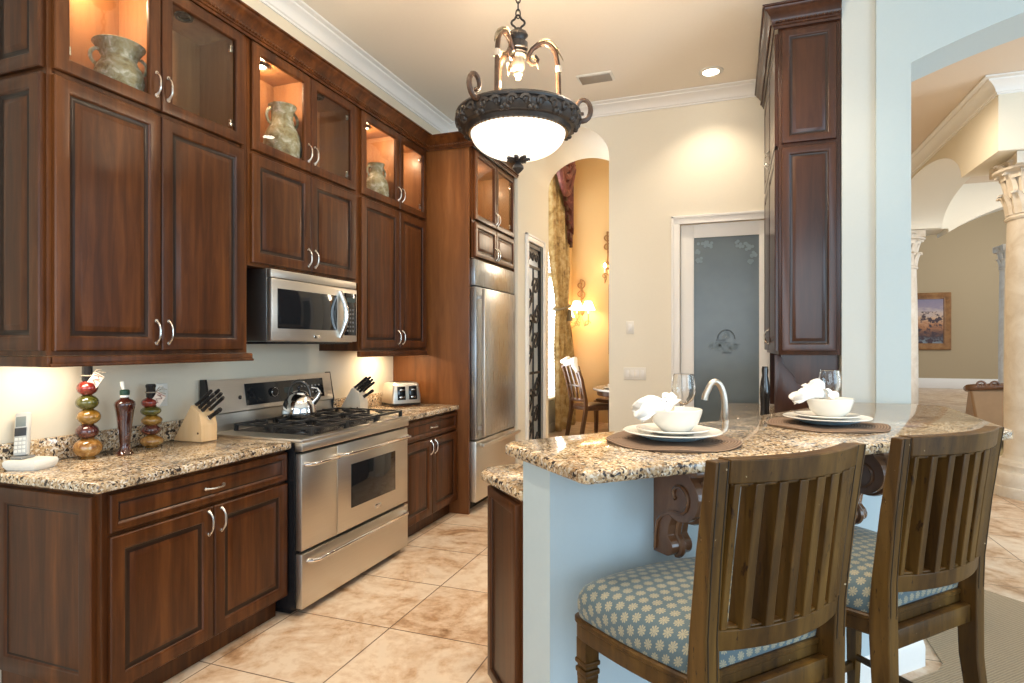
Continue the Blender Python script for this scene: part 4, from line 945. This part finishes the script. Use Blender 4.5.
# ------------------------------------------------------------------ place settings
MATC = None
def matmat():
    m, n, b = nt('woven_placemat'); t_ = n.nodes.new('ShaderNodeTexCoord'); w = N(n, 'ShaderNodeTexWave', wave_type='RINGS', rings_direction='Z')
    w.inputs['Scale'].default_value = 30; w.inputs['Distortion'].default_value = .4; n.links.new(t_.outputs['Object'], w.inputs['Vector'])
    r = ramp(n, w.outputs['Fac'], [(.2, (.11, .066, .042)), (.8, (.27, .18, .12))]); n.links.new(r.outputs[0], b.inputs['Base Color'])
    b.inputs['Roughness'].default_value = .85; bump(n, b, w.outputs['Fac'], .6, .004); return m
MATM = matmat()
def plate_prof(r, z): return [(0, z), (r*.56, z), (r*.62, z+.003), (r, z+.016), (r*1.005, z+.0185), (r*.99, z+.020), (r*.64, z+.008), (r*.58, z+.0065), (0, z+.006)]
def setting(x, y, rz, who, opt):
    z = 1.0675
    m = MB(); 
    rg = []
    for r, zz in ((0.01, 0), (.232, 0), (.236, .003), (.232, .006), (.01, .006)):
        rg.append([(r*math.cos(a), r*math.sin(a), zz+(.004*(1+math.sin(5*a+rz)) if .1 < r else 0)*(1 if zz > 0 else 0)) for a in [2*PI*k/64 for k in range(64)]])
    o = m.loft(rg).build('placemat', MATM); o.location = (x, y, z)
    tag(o, 'round brown woven placemat under the '+who, 'placemat', 'placemats on the bar')
    o = MB().lathe([(0, 0), (.105, 0), (.112, .003), (.130, .012), (.128, .0135), (.108, .007), (0, .006)], seg=48).build('charger', BLUEGLASS); o.location = (x, y, z+.0145)
    tag(o, 'blue under-plate lowest in the stack of the '+who, 'plate', 'under-plates on the bar')
    o = MB().lathe(plate_prof(.172, 0), seg=56).build('dinner_plate', PORC); o.location = (x, y, z+.0225)
    tag(o, 'wide white dinner plate in the '+who, 'plate', 'dinner plates on the bar')
    o = MB().lathe(plate_prof(.128, 0), seg=48).build('salad_plate', PORC); o.location = (x, y, z+.0315)
    tag(o, 'smaller white plate under the bowl in the '+who, 'plate', 'salad plates on the bar')
    o = MB().lathe([(0, 0), (.045, 0), (.052, .004), (.078, .03), (.090, .066), (.092, .078), (.0895, .080), (.086, .072), (.073, .034), (.045, .010), (0, .008)], seg=48).build('bowl', PORC); o.location = (x+.012, y-.005, z+.0395)
    tag(o, 'white bowl holding the napkin in the '+who, 'bowl', 'bowls on the bar')
    # napkin pulled through a ring, two fanned lobes
    nx, ny, nz = x-.018, y-.004, z+.128
    n = MB(); rd = random.Random(int(x*100))
    def lobe(dirv, L, spread, flat, seed):
        d = Vector(dirv).normalized(); u = Vector((0, 0, 1)); u = (u-d*u.dot(d)).normalized(); w = d.cross(u); rings = []
        for i in range(15):
            q = i/14; r = .016+(spread-.016)*min(1, q*1.25)**.8
            if q > .86: r *= math.sqrt(max(.02, 1-((q-.86)/.15)**2))
            ring = []
            for k in range(36):
                a = 2*PI*k/36; f = 1+(.20*math.sin(5*a+seed)+.12*math.sin(9*a+seed*2+q*2))*min(1, q*2)
                bend = Vector((0, 0, -.35*L*q*q*q))
                ring.append(d*(L*q+.012*math.sin(3*a+seed)*q)+bend+w*math.cos(a)*r*f+u*math.sin(a)*r*f*flat)
            rings.append(ring)
        n.loft([[p+Vector((0, 0, 0)) for p in r] for r in rings])
    for L in opt: lobe(*L)
    o = n.build('napkin', LINEN, ang=180); o.location = (nx, ny, nz)
    tag(o, 'white cloth napkin bunched in the bowl of the '+who, 'napkin', 'napkins on the bar')
    o = MB().tube([(0, .021*math.cos(a), .021*math.sin(a)) for a in [2*PI*k/24 for k in range(24)]], .006, 8, True, flat=2.0).build('napkin_ring', CHROME); o.location = (nx, ny, nz); o.rotation_euler = (0, 0, rz)
    tag(o, 'silver napkin ring round the napkin in the '+who, 'napkin ring', 'napkin rings on the bar')
R20 = math.radians(20)
def cv(r, f, u): return (r*math.cos(R20)-f*math.sin(R20), r*math.sin(R20)+f*math.cos(R20), u)
W1 = 'place setting nearer the faucet'; W2 = 'place setting nearer the pale pillar'
setting(2.583, 2.235, 2.2, W1, [(cv(-1, .2, .28), .118, .038, .75, 1.0), (cv(-.95, -.35, .05), .115, .036, .8, 2.0), (cv(.35, .5, .55), .062, .034, .85, 3.2)])
setting(3.165, 2.90, 1.1, W2, [(cv(-1, -.1, .25), .130, .042, .7, 1.4), (cv(-.25, .3, .6), .095, .042, .9, 2.7), (cv(.7, .5, .2), .085, .032, .8, .4)])
def wineglass(label, x, y):
    t = thing('wine_glass', label, 'glass', (x, y, 1.0675), 0, 'wine glasses on the bar')
    t.scale = (1.15, 1.15, 1.03)
    MB().lathe([(.036, 0), (.036, .002), (.008, .006), (.0045, .012), (.004, .085), (.007, .095)], seg=32).build('stem', GLASSW, t)
    MB().lathe([(.0, .094), (.012, .097), (.030, .113), (.041, .14), (.043, .165), (.040, .195), (.036, .218), (.0346, .219), (.0385, .195), (.0415, .165), (.0395, .141), (.029, .116), (.012, .100), (0, .098)], seg=36).build('bowl', GLASSW, t)
m, n, b = nt('clear_glass'); b.inputs['Base Color'].default_value = (.97, .98, .98, 1); b.inputs['Transmission Weight'].default_value = 1; b.inputs['Roughness'].default_value = .0; b.inputs['IOR'].default_value = 1.45; GLASSW = m
wineglass('stemmed wine glass behind the nearer place setting', 2.595, 2.605)
wineglass('stemmed wine glass behind the farther place setting', 3.225, 3.255)

# ------------------------------------------------------------------ bar stools
FAB = damask(); GROOVE = plain('groove_glaze', (.010, .005, .002), .5)
def bez(a, b, n): return [a+(b-a)*i/n for i in range(n+1)]
def bar_stool(label, loc, rz):
    t = thing('bar_stool', label, 'stool', loc, rz, 'bar stools at the raised bar')
    # seat outline (x right, y to the front)
    def outline(k=0, n=40):
        p = []
        bw, fw, yb, yf, bow = .238+k, .297+k, .02-k, .447+k, .028
        
        p += [(-bw+2*bw*i/10, yb) for i in range(10)]
        p += [(bw+(fw-bw)*i/10+.012*math.sin(PI*i/10), yb+(yf-.05-yb)*i/10) for i in range(10)]
        c = [(fw, yf-.05), (fw, yf), (fw-.05, yf+.004)]
        for i in range(6):
            q = i/6; p.append(((1-q)**2*c[0][0]+2*q*(1-q)*c[1][0]+q*q*c[2][0], (1-q)**2*c[0][1]+2*q*(1-q)*c[1][1]+q*q*c[2][1]))
        for i in range(13):
            x = (fw-.05)*(1-i/6); p.append((x, yf+.004+bow*(1-(x/(fw-.05))**2)))
        for i in range(1, 7):
            q = 1-i/6; p.append((-((1-q)**2*c[0][0]+2*q*(1-q)*c[1][0]+q*q*c[2][0]), (1-q)**2*c[0][1]+2*q*(1-q)*c[1][1]+q*q*c[2][1]))
        p += [(-(bw+(fw-bw)*(1-i/10)+.012*math.sin(PI*(1-i/10))), yb+(yf-.05-yb)*(1-i/10)) for i in range(1, 10)]
        return p
    o0, o1 = outline(), outline(-.05)
    m = MB(); m.loft([[(x, y, .566) for x, y in outline(-.004)], [(x, y, .571) for x, y in o0], [(x, y, .609) for x, y in o0], [(x, y, .613) for x, y in outline(.004)], [(x, y, .622) for x, y in outline(.004)], [(x, y, .626) for x, y in o0]])
    m.build('seat_frame', OAK, t)
    # cushion with planar-unrolled UVs
    cu = MB(); uv = []; cx, cy = 0, .26
    prof = [(0, .738), (.25, .737), (.5, .734), (.68, .729), (.80, .723), (.88, .715), (.94, .703), (.978, .685), (.992, .665), (.99, .645), (.975, .6265)]
    n = len(o0); rings = []; acc = [0]*n; prev = None
    for f, z in prof:
        ring = [(cx+(x-cx)*max(f, .002), cy+(y-cy)*max(f, .002), z) for x, y in o0]
        if prev: acc = [a+(Vector(q)-Vector(w)).length for a, q, w in zip(acc, ring, prev)]
        for k_, (x, y) in enumerate(o0):
            d = Vector((x-cx, y-cy)).normalized(); uv.append((d.x*acc[k_]+5, d.y*acc[k_]+5))
        rings.append(ring); prev = ring
    cu.loft(rings, True, True); cu.uv = uv; cu.build('cushion', FAB, t, ang=60)
    # back posts continuing as rear legs
    zs = [0, .20, .42, .56, .64, .74, .93, 1.150]
    for s_ in (-1, 1):
        xs = [.218, .220, .226, .228, .229, .232, .238, .2445]; ys = [-.075, -.035, -.004, .0, .0, -.006, -.028, -.060]
        sz = [(.038, .040), (.040, .046), (.044, .054), (.046, .058), (.046, .058), (.046, .050), (.045, .042), (.044, .034)]
        MB().rsweep([(s_*x, y, z) for x, y, z in zip(xs, ys, zs)], sz).build('back_post', OAK, t, bev=.003)
        g_ = MB()
        for xo in (-.014, .014): g_.rsweep([(s_*x+xo, y-d_/2-.0003, z) for x, y, z, d_ in zip(xs[4:], ys[4:], (.64, .74, .93, 1.1499), (.058, .050, .042, .034))], [(.0026, .0016)]*4)
        g_.build('groove', GROOVE, t)
        fl = MB(); fx = s_*.264
        for (w, d, za, zb) in ((.048, .048, .502, .565), (.054, .054, .490, .504), (.044, .044, .480, .490), (.052, .052, .464, .480), (.046, .046, .448, .464)):
            fl.box(fx-w/2, fx+w/2, .41-d/2, .41+d/2, za, zb, .004)
        fl.rsweep([(fx, .41, .448), (fx, .41, .25), (fx-s_*.004, .412, .0)], [(.042, .042), (.036, .036), (.026, .026)]); fl.build('front_leg', OAK, t)
    def yb(x, z):   # curved, raked back
        rake = -.060*max(0, (z-.62)/.53)**1.2
        return rake-.045*(1-(x/.225)**2)
    def curved(m, x0, x1, z0, z1, th, n=14, off=0):
        rings = []
        for i in range(n+1):
            x = x0+(x1-x0)*i/n; rings.append([(x, yb(x, z0)-th/2+off, z0), (x, yb(x, z0)+th/2+off, z0), (x, yb(x, z1)+th/2+off, z1), (x, yb(x, z1)-th/2+off, z1)])
        m.loft(rings)
    m = MB(); curved(m, -.225, .225, 1.098, 1.153, .042); curved(m, -.215, .215, 1.090, 1.099, .030); m.build('top_rail', OAK, t, bev=.003)
    m = MB(); curved(m, -.214, .214, .706, .756, .034); curved(m, -.21, .21, .7555, .763, .027); m.build('lower_rail', OAK, t, bev=.003)
    for k in range(6):
        x = -.152+.304*k/5; m = MB(); rings = []
        for i in range(7):
            z = .7565+(1.097-.7565)*i/6; y = yb(x, z); rings.append([(x-.0140, y-.021, z), (x+.0140, y-.021, z), (x+.0140, y+.022, z), (x-.0140, y+.022, z)])
        m.loft(rings); m.build('slat', OAK, t, bev=.002)
    for s_ in (-1, 1):
        m = MB(); rings = []
        for i in range(7):
            z = .7565+(1.097-.7565)*i/6; x = s_*.203; y = yb(x, z); rings.append([(x-.009, y-.018, z), (x+.009, y-.018, z), (x+.009, y+.015, z), (x-.009, y+.015, z)])
        m.loft(rings); m.build('side_moulding', OAK, t, bev=.002)
    m = MB(); m.box(-.21, .21, -.012, .016, .530, .586, .003); m.build('rear_apron', OAK, t)
    m = MB(); m.tube([(-.221, -.02, .22), (-.26, .41, .22)], .013, 8); m.build('stretcher', OAK, t); m = MB(); m.tube([(.221, -.02, .22), (.26, .41, .22)], .013, 8); m.build('stretcher', OAK, t)
    m = MB(); m.box(-.25, .25, .40, .422, .17, .20, .004); m.build('footrest', OAK, t)
    return t
def stool_at(label, p, q, corr=0):
    a = math.atan2(q[1]-p[1], q[0]-p[0])+corr; mx, my = (p[0]+q[0])/2, (p[1]+q[1])/2
    return bar_stool(label, (mx-math.sin(a)*.083, my+math.cos(a)*.083, .0095), a)
st1 = stool_at('distressed wooden bar stool with slatted back and blue floral seat, nearest the camera', (2.757, 1.376), (3.116, 1.773))
st2 = stool_at('distressed wooden bar stool with slatted back, at the right end of the bar', (3.228, 1.901), (3.583, 2.285))

# ------------------------------------------------------------------ dining room beyond the arch
CURT = mottled('gold_brocade', [(.3, (.17, .10, .03)), (.5, (.42, .30, .12)), (.68, (.55, .46, .28))], 9, .5, 5)
m = MB(); nu, nv = 90, 36; vs = []; fs = []
for j in range(nv+1):
    z = .03+4.22*j/nv; tie = math.exp(-((z-2.05)/.45)**2); wd = .56-.22*tie; yc = 9.88-.28*min(1, max(0, z/2.05))-.15*min(1, max(0, (z-2.05)/1.4))
    for i in range(nu+1):
        u = -1+2*i/nu; vs.append((.16+.05*math.sin(u*13+.4*math.sin(z*1.3))*(1-.4*tie)+.02*math.sin(u*47), yc+u*wd, z))
for j in range(nv):
    for i in range(nu): k = j*(nu+1)+i; fs.append((k, k+1, k+nu+2, k+nu+1))
m.add(vs, fs); o = m.build('curtain', CURT, ang=180, solid=.006)
t = tag(o, 'floor-length gold patterned curtain tied back beside the bright dining window', 'curtain')
MB(Matrix.Translation((.16, 9.6, 2.03))).tube([(.095*math.cos(a), .40*math.sin(a), .06*math.sin(a)) for a in [2*PI*i/30 for i in range(30)]], .02, 8, True).build('tieback', plain('grey_cord', (.22, .19, .13), .7), t)
MB().lathe([(0, .0), (.02, -.01), (.03, -.04), (.05, -.20), (.0, -.20)], (.27, 9.7, 2.01)).build('tassel', plain('grey_cord', (0, 0, 0)), t)
t = thing('valance', 'dark red swagged valance with gold lining hanging in steps above the gold curtain', 'valance', (0, 0, 0), 0)
RED = mottled('dark_red_fabric', [(.35, (.07, .016, .014)), (.6, (.17, .045, .035)), (.75, (.40, .20, .14))], 10, .6)
m = MB()
for k in range(7):
    y = 9.36+.065*k; zb = 3.95-.14*k+(.06 if k % 2 else 0); x = .26+.035*(k % 2)
    rg = []
    for zz, w_ in ((4.55, .035), (4.2, .05), (zb+.15, .055), (zb, .05)):
        rg.append([(x-.03, y-w_, zz+.10*(zz == zb)), (x+.05, y-w_*.3, zz), (x+.03, y+w_, zz-.08*(zz == zb)), (x-.04, y+w_*.4, zz)])
    m.loft(rg)
m.build('cascade', RED, t)
sw = MB()
for k in range(6): sw.tube([(.28+.03*k % .05, 8.75+.95*i/12, 4.45-.10*k*math.sin(PI*i/12)-.03*k) for i in range(13)], .055, 8)
sw.build('swag', RED, t)
for k in range(7): MB().lathe([(.0, 0), (.018, -.01), (.03, -.09), (0, -.095)], (.28, 9.36+.065*k, 3.95-.14*k+.01), 8).build('tassel', plain('fringe_brown', (.10, .05, .03), .8), t)
GILT = plain('aged_gilt', (.30, .16, .06), .4, .7); SHADE = emit('shade_glow', (1, .74, .42), 6)
def sconce(label, x, z, n, shades):
    t = thing('wall_sconce', label, 'lamp', (x, 10.895, z), 0)
    m = MB(); m.lathe([(0, 0), (.07, 0), (.06, -.02), (.03, -.03), (0, -.03)], (0, 0, 0), 20, 'y')
    m.tube([(q[0]*1.6, -.03, q[2]*1.6+.32) for q in spiral(0, 0, .06, 1.2, -PI/2, 1)], .012, 6); m.tube([(q[0]*1.6, -.03, q[2]*1.6+.5) for q in spiral(0, 0, .06, 1.2, PI/2, -1)], .012, 6); m.tube([(0, -.03, 0), (.02, -.04, .2), (0, -.03, .6)], .012, 6); m.build('backplate', GILT, t)
    for k in range(n):
        dx = (k-(n-1)/2)*.19; dy = -.22-(.08 if n == 3 and k == 1 else 0); dz = (-.1 if k == 0 else .02)
        am = MB().tube([(0, -.03, -.02), (dx*.5, dy*.4, -.26), (dx, dy, -.24+dz), (dx, dy, -.06+dz)], .010, 8)
        am.tube([(dx*.9+q[0], dy, q[2]-.22) for q in spiral(0, 0, .06, 1.1, 0, 1)], .008, 6); am = am.build('arm', GILT, t)
        MB().lathe([(.012, 0), (.012, .08)], (dx, dy, -.06+dz), 10).build('candle', PLASTW, am)
        if shades: MB().lathe([(.125, 0), (.112, .03), (.06, .16), (.055, .162), (.105, .03)], (dx, dy, .0+dz), 20, cap=False).build('shade', SHADE, am)
        else: MB().lathe([(0, 0), (.028, .02), (.03, .05), (0, .10)], (dx, dy, .022+dz), 12).build('bulb', emit('bulb_glow', (1, .82, .55), 14), am)
        light('sconce_lamp', 'POINT', (x+dx, 10.895+dy, z+.05+dz), 6, WARM, .04)
    return t
sconce('ornate gilt wall sconce with three small lit shades beside the gold curtain', .17, 2.02, 3, True)
sconce('white candle wall sconce at the right edge of the archway view', .66, 2.86, 1, False)
t = thing('picture_frame', 'dark framed picture on the gold dining wall, only its left edge showing', 'picture', (.69, 10.898, 1.25), 0)
MB().box(0, .05, -.035, 0, 0, 1.26).box(.85, .9, -.035, 0, 0, 1.26).box(.05, .85, -.035, 0, 0, .05).box(.05, .85, -.035, 0, 1.21, 1.26).build('frame', DINEW, t)
MB().box(.05, .85, -.015, -.001, .05, 1.21).build('canvas', plain('dim_canvas', (.16, .12, .08), .6), t)
LEATH = plain('brown_leather', (.10, .045, .025), .3); BEIGE = plain('beige_upholstery', (.42, .32, .18), .8)
def dining_chair(label, loc, rz, pad):
    t = thing('dining_chair', label, 'chair', loc, rz, 'dining chairs')
    MB().box(-.24, .24, -.02, .46, .42, .465, .008).build('seat_frame', DINEW, t); MB().loft([rrect(.225, .225, .05, .4655), rrect(.23, .23, .05, .49), rrect(.19, .19, .05, .51)], True, True).build('seat_pad', LEATH, t).location = (0, .22, 0)
    for s_ in (-1, 1):
        MB().rsweep([(s_*.21, -.10, 0), (s_*.215, -.02, .42), (s_*.22, -.02, .55), (s_*.225, -.10, .9), (s_*.225, -.17, 1.10)], [(.045, .05), (.05, .055), (.05, .05), (.045, .045), (.05, .04)]).build('back_post', DINEW, t)
        MB().rsweep([(s_*.21, .43, 0), (s_*.205, .43, .2), (s_*.21, .43, .42)], [(.04, .04), (.05, .05), (.06, .06)]).build('front_leg', DINEW, t)
    MB().tube([(-.24, -.165, 1.07), (-.12, -.175, 1.13), (0, -.18, 1.15), (.12, -.175, 1.13), (.24, -.165, 1.07)], [.025, .032, .036, .032, .025], 8).build('crest_rail', DINEW, t)
    if pad: MB().prism([(-.17, .58), (.17, .58), (.18, 1.08), (0, 1.12), (-.18, 1.08)], -.12, -.08, 'y', bv=.012).build('back_pad', BEIGE, t)
    else:
        for x in (-.12, 0, .12): MB().rsweep([(x, -.03, .56), (x*1.1, -.07, .8), (x, -.17, 1.11)], [(.03, .02), (.045, .02), (.035, .02)]).build('splat', DINEW, t)
        MB().box(-.2, .2, -.04, -.015, .55, .60, .005).build('back_rail', DINEW, t); MB().box(-.2, .2, -.085, -.06, .78, .81, .005).build('back_rail', DINEW, t)
    return t
dining_chair('dark wood dining chair with open splat back, left of the dining table', (.58, 9.10, 0), -.80, False)
dining_chair('dining chair with padded beige back, behind the dining table', (.98, 10.52, 0), PI-.5, True)
cl = MB(); cl.lathe([(0, 0), (.10, -.06), (.03, -.12), (.02, -.25)], (0, 0, 0), 14); 
o = MB().tube([(-.22, .0, .02), (-.1, .05, .06), (0, -.04, .0), (.1, .05, .05), (.2, -.01, -.03), (.24, .02, -.12)], [.03, .05, .045, .055, .05, .03], 10).build('chair_sash', LINEN); o.location = (.445, 8.945, 1.135); o.rotation_euler = (0, 0, -.80)
tag(o, 'white cloth draped over the top of the splat-back dining chair', 'cloth')
t = thing('dining_table', 'round dining table with a pale glass top in the room beyond the arch', 'table', (1.62, 9.52, 0), 0)
MB().lathe([(0, .72), (.90, .72), (.91, .73), (.90, .75), (0, .75)], seg=48).build('tabletop', plain('pale_top', (.62, .62, .60), .08, coat=.5), t)
MB().lathe([(.80, .63), (.84, .64), (.84, .7195), (.78, .7195)], seg=40).build('apron', DINEW, t)
MB().lathe([(0, 0), (.42, 0), (.40, .05), (.14, .12), (.10, .35), (.16, .55), (.20, .63), (0, .63)], seg=28).build('pedestal', DINEW, t)
for i, (dx, dy) in enumerate(((-.55, -.32), (-.50, .35))):
    o = MB().lathe(plate_prof(.14, 0), seg=32).build('dinner_plate', PORC); o.location = (1.62+dx, 9.52+dy, .751); tag(o, 'white plate at the %s edge of the dining table' % ('near left', 'far left')[i], 'plate', 'dining table plates')
    o = MB().lathe([(0, 0), (.04, 0), (.07, .03), (.075, .06), (.07, .06), (.06, .03), (0, .008)], seg=24).build('bowl', PORC); o.location = (1.62+dx, 9.52+dy, .7585); tag(o, 'white bowl on the %s plate of the dining table' % ('near left', 'far left')[i], 'bowl', 'dining table bowls')
light('dining_fill', 'POINT', (2.6, 9.3, 3.2), 62, WARM2, .25)  # added point fill that lifts the gold walls, no fixture

# ------------------------------------------------------------------ great room at the right
t = thing('painting', 'framed landscape painting of autumn trees by water on the far tan wall', 'painting', (7.35, 23.295, 1.26), 0)
fm = MB(); Wp, Hp = 2.10, 1.86
rr = [[(i, -o, i), (Wp-i, -o, i), (Wp-i, -o, Hp-i), (i, -o, Hp-i)] for i, o in ((0, 0), (0, .05), (.03, .075), (.09, .07), (.14, .045), (.19, .055), (.21, .03), (.21, 0))]
fm.loft(rr, close=True).build('frame', wood('golden_frame', (.12, .05, .015), (.26, .12, .04), (.40, .21, .075), .35, .3, (3, 3, 3)), t)
mm, n_, b_ = nt('landscape_canvas'); tc_ = n_.nodes.new('ShaderNodeTexCoord'); sx_ = n_.nodes.new('ShaderNodeSeparateXYZ'); n_.links.new(tc_.outputs['Object'], sx_.inputs[0])
v_ = coords(n_, (3, 3, 6)); f1 = noise(n_, v_, 1.3, 6, .65); f2 = noise(n_, coords(n_, (5, 5, 5)), 1.1, 6, .7)
zz_ = math_(n_, 'MULTIPLY_ADD', f1, .55, sx_.outputs[2]); r1 = ramp(n_, math_(n_, 'MULTIPLY', zz_, .47), [(.10, (.03, .03, .05)), (.22, (.22, .27, .32)), (.34, (.05, .035, .05)), (.5, (.42, .19, .09)), (.62, (.62, .42, .28)), (.7, (.50, .42, .42)), (.8, (.28, .24, .34)), (.95, (.18, .18, .30))])
r2 = ramp(n_, f2, [(.50, (0, 0, 0)), (.56, (1, 1, 1))]); lowm = math_(n_, 'MULTIPLY', math_(n_, 'LESS_THAN', sx_.outputs[2], 1.25), r2.outputs[0])
n_.links.new(mix(n_, lowm, r1.outputs[0], (.055, .035, .05)), b_.inputs['Base Color']); b_.inputs['Roughness'].default_value = .5
MB().box(.205, Wp-.205, -.025, -.002, .205, Hp-.205).build('canvas', mm, t)
t = thing('sofa', 'brown leather sofa with carved wooden top rail seen from behind, past the bar end', 'sofa', (6.86, 10.25, .016), 0)
SL = plain('sofa_leather', (.30, .19, .105), .35)
m = MB(); m.loft([[(-.92, -.36, .14), (.92, -.36, .14), (.92, .0, .14), (-.92, .0, .14)], [(-.98, -.40, .42), (.98, -.40, .42), (.98, .0, .42), (-.98, .0, .42)], [(-1.06, -.46, .80), (1.06, -.46, .80), (1.02, -.28, .80), (-1.02, -.28, .80)]]); m.build('body', SL, t, bev=.03)
MB().box(-.7, .7, .003, .5, .14, .52, .05).build('seat_cushion', SL, t)
m = MB(); m.tube([(-1.04, -.30, .80), (-1.06, -.42, .82), (-1.0, -.47, .83), (-.5, -.47, .86), (0, -.47, .90), (.5, -.47, .86), (1.0, -.47, .83), (1.06, -.42, .82), (1.04, -.30, .80)], .045, 10)
for x in (-.95, -.8, 0, .8): m.tube([(x+q[0]*1.2, -.50, .86+q[2]*1.2) for q in spiral(0, 0, .05, 1.2, 0, 1)], .014, 6)
m.build('carved_rail', CARVED, t)
for x in (-.82, .82):
    for y in (-.3, -.06): MB().lathe([(0, 0), (.035, 0), (.05, .06), (.04, .139), (0, .139)], (x, y, 0), 14).build('foot', CARVED, t)
o = MB().box(5.95, 9.1, 8.6, 12.75, .0005, .015, .005).build('area_rug', plain('olive_rug', (.30, .235, .12), .95)); tag(o, 'olive tan area rug under the leather sofa beyond the columns', 'rug')
wf = MB(); wf.box(8.35, 8.45, 14.0, 14.1, 0, 3.2); wf.box(10.6, 10.7, 14.0, 14.1, 0, 3.2); wf.box(8.45, 10.6, 14.0, 14.1, 3.1, 3.2); wf.box(9.5, 9.56, 14.0, 14.1, 0, 3.1)
light('great_room_fill', 'AREA', (10.5, 19, 5.7), 230, (1, .90, .74), 4, 4, to=(8.6, 22, 1.2))  # added fill so light reaches the far wall, no fixture
light('gallery_fill', 'AREA', (7.4, 9.0, 3.78), 45, (1, .88, .72), 2.2, 2.2, to=(7.2, 9.0, 0))  # added overhead fill between the columns, stands for no real lamp
light('hall_fill', 'AREA', (7.6, 5.7, 3.75), 22, (1, .90, .76), 1.6, 1.0, to=(6.6, 6.0, 0))  # added fill brightening the hall behind the arch, no fixture
light('hall_window_light', 'AREA', (10.2, 5.4, 1.9), 150, (.80, .91, 1), 2.4, 2.2, to=(5.5, 7.2, 1.8))
light('hall_fill_spot', 'SPOT', (4.25, 6.4, 3.80), 70, WARM2, .06, spot=150, to=(4.6, 7.6, 0), blend=.8)  # added spot to warm the beam's kitchen-side face, no can modelled
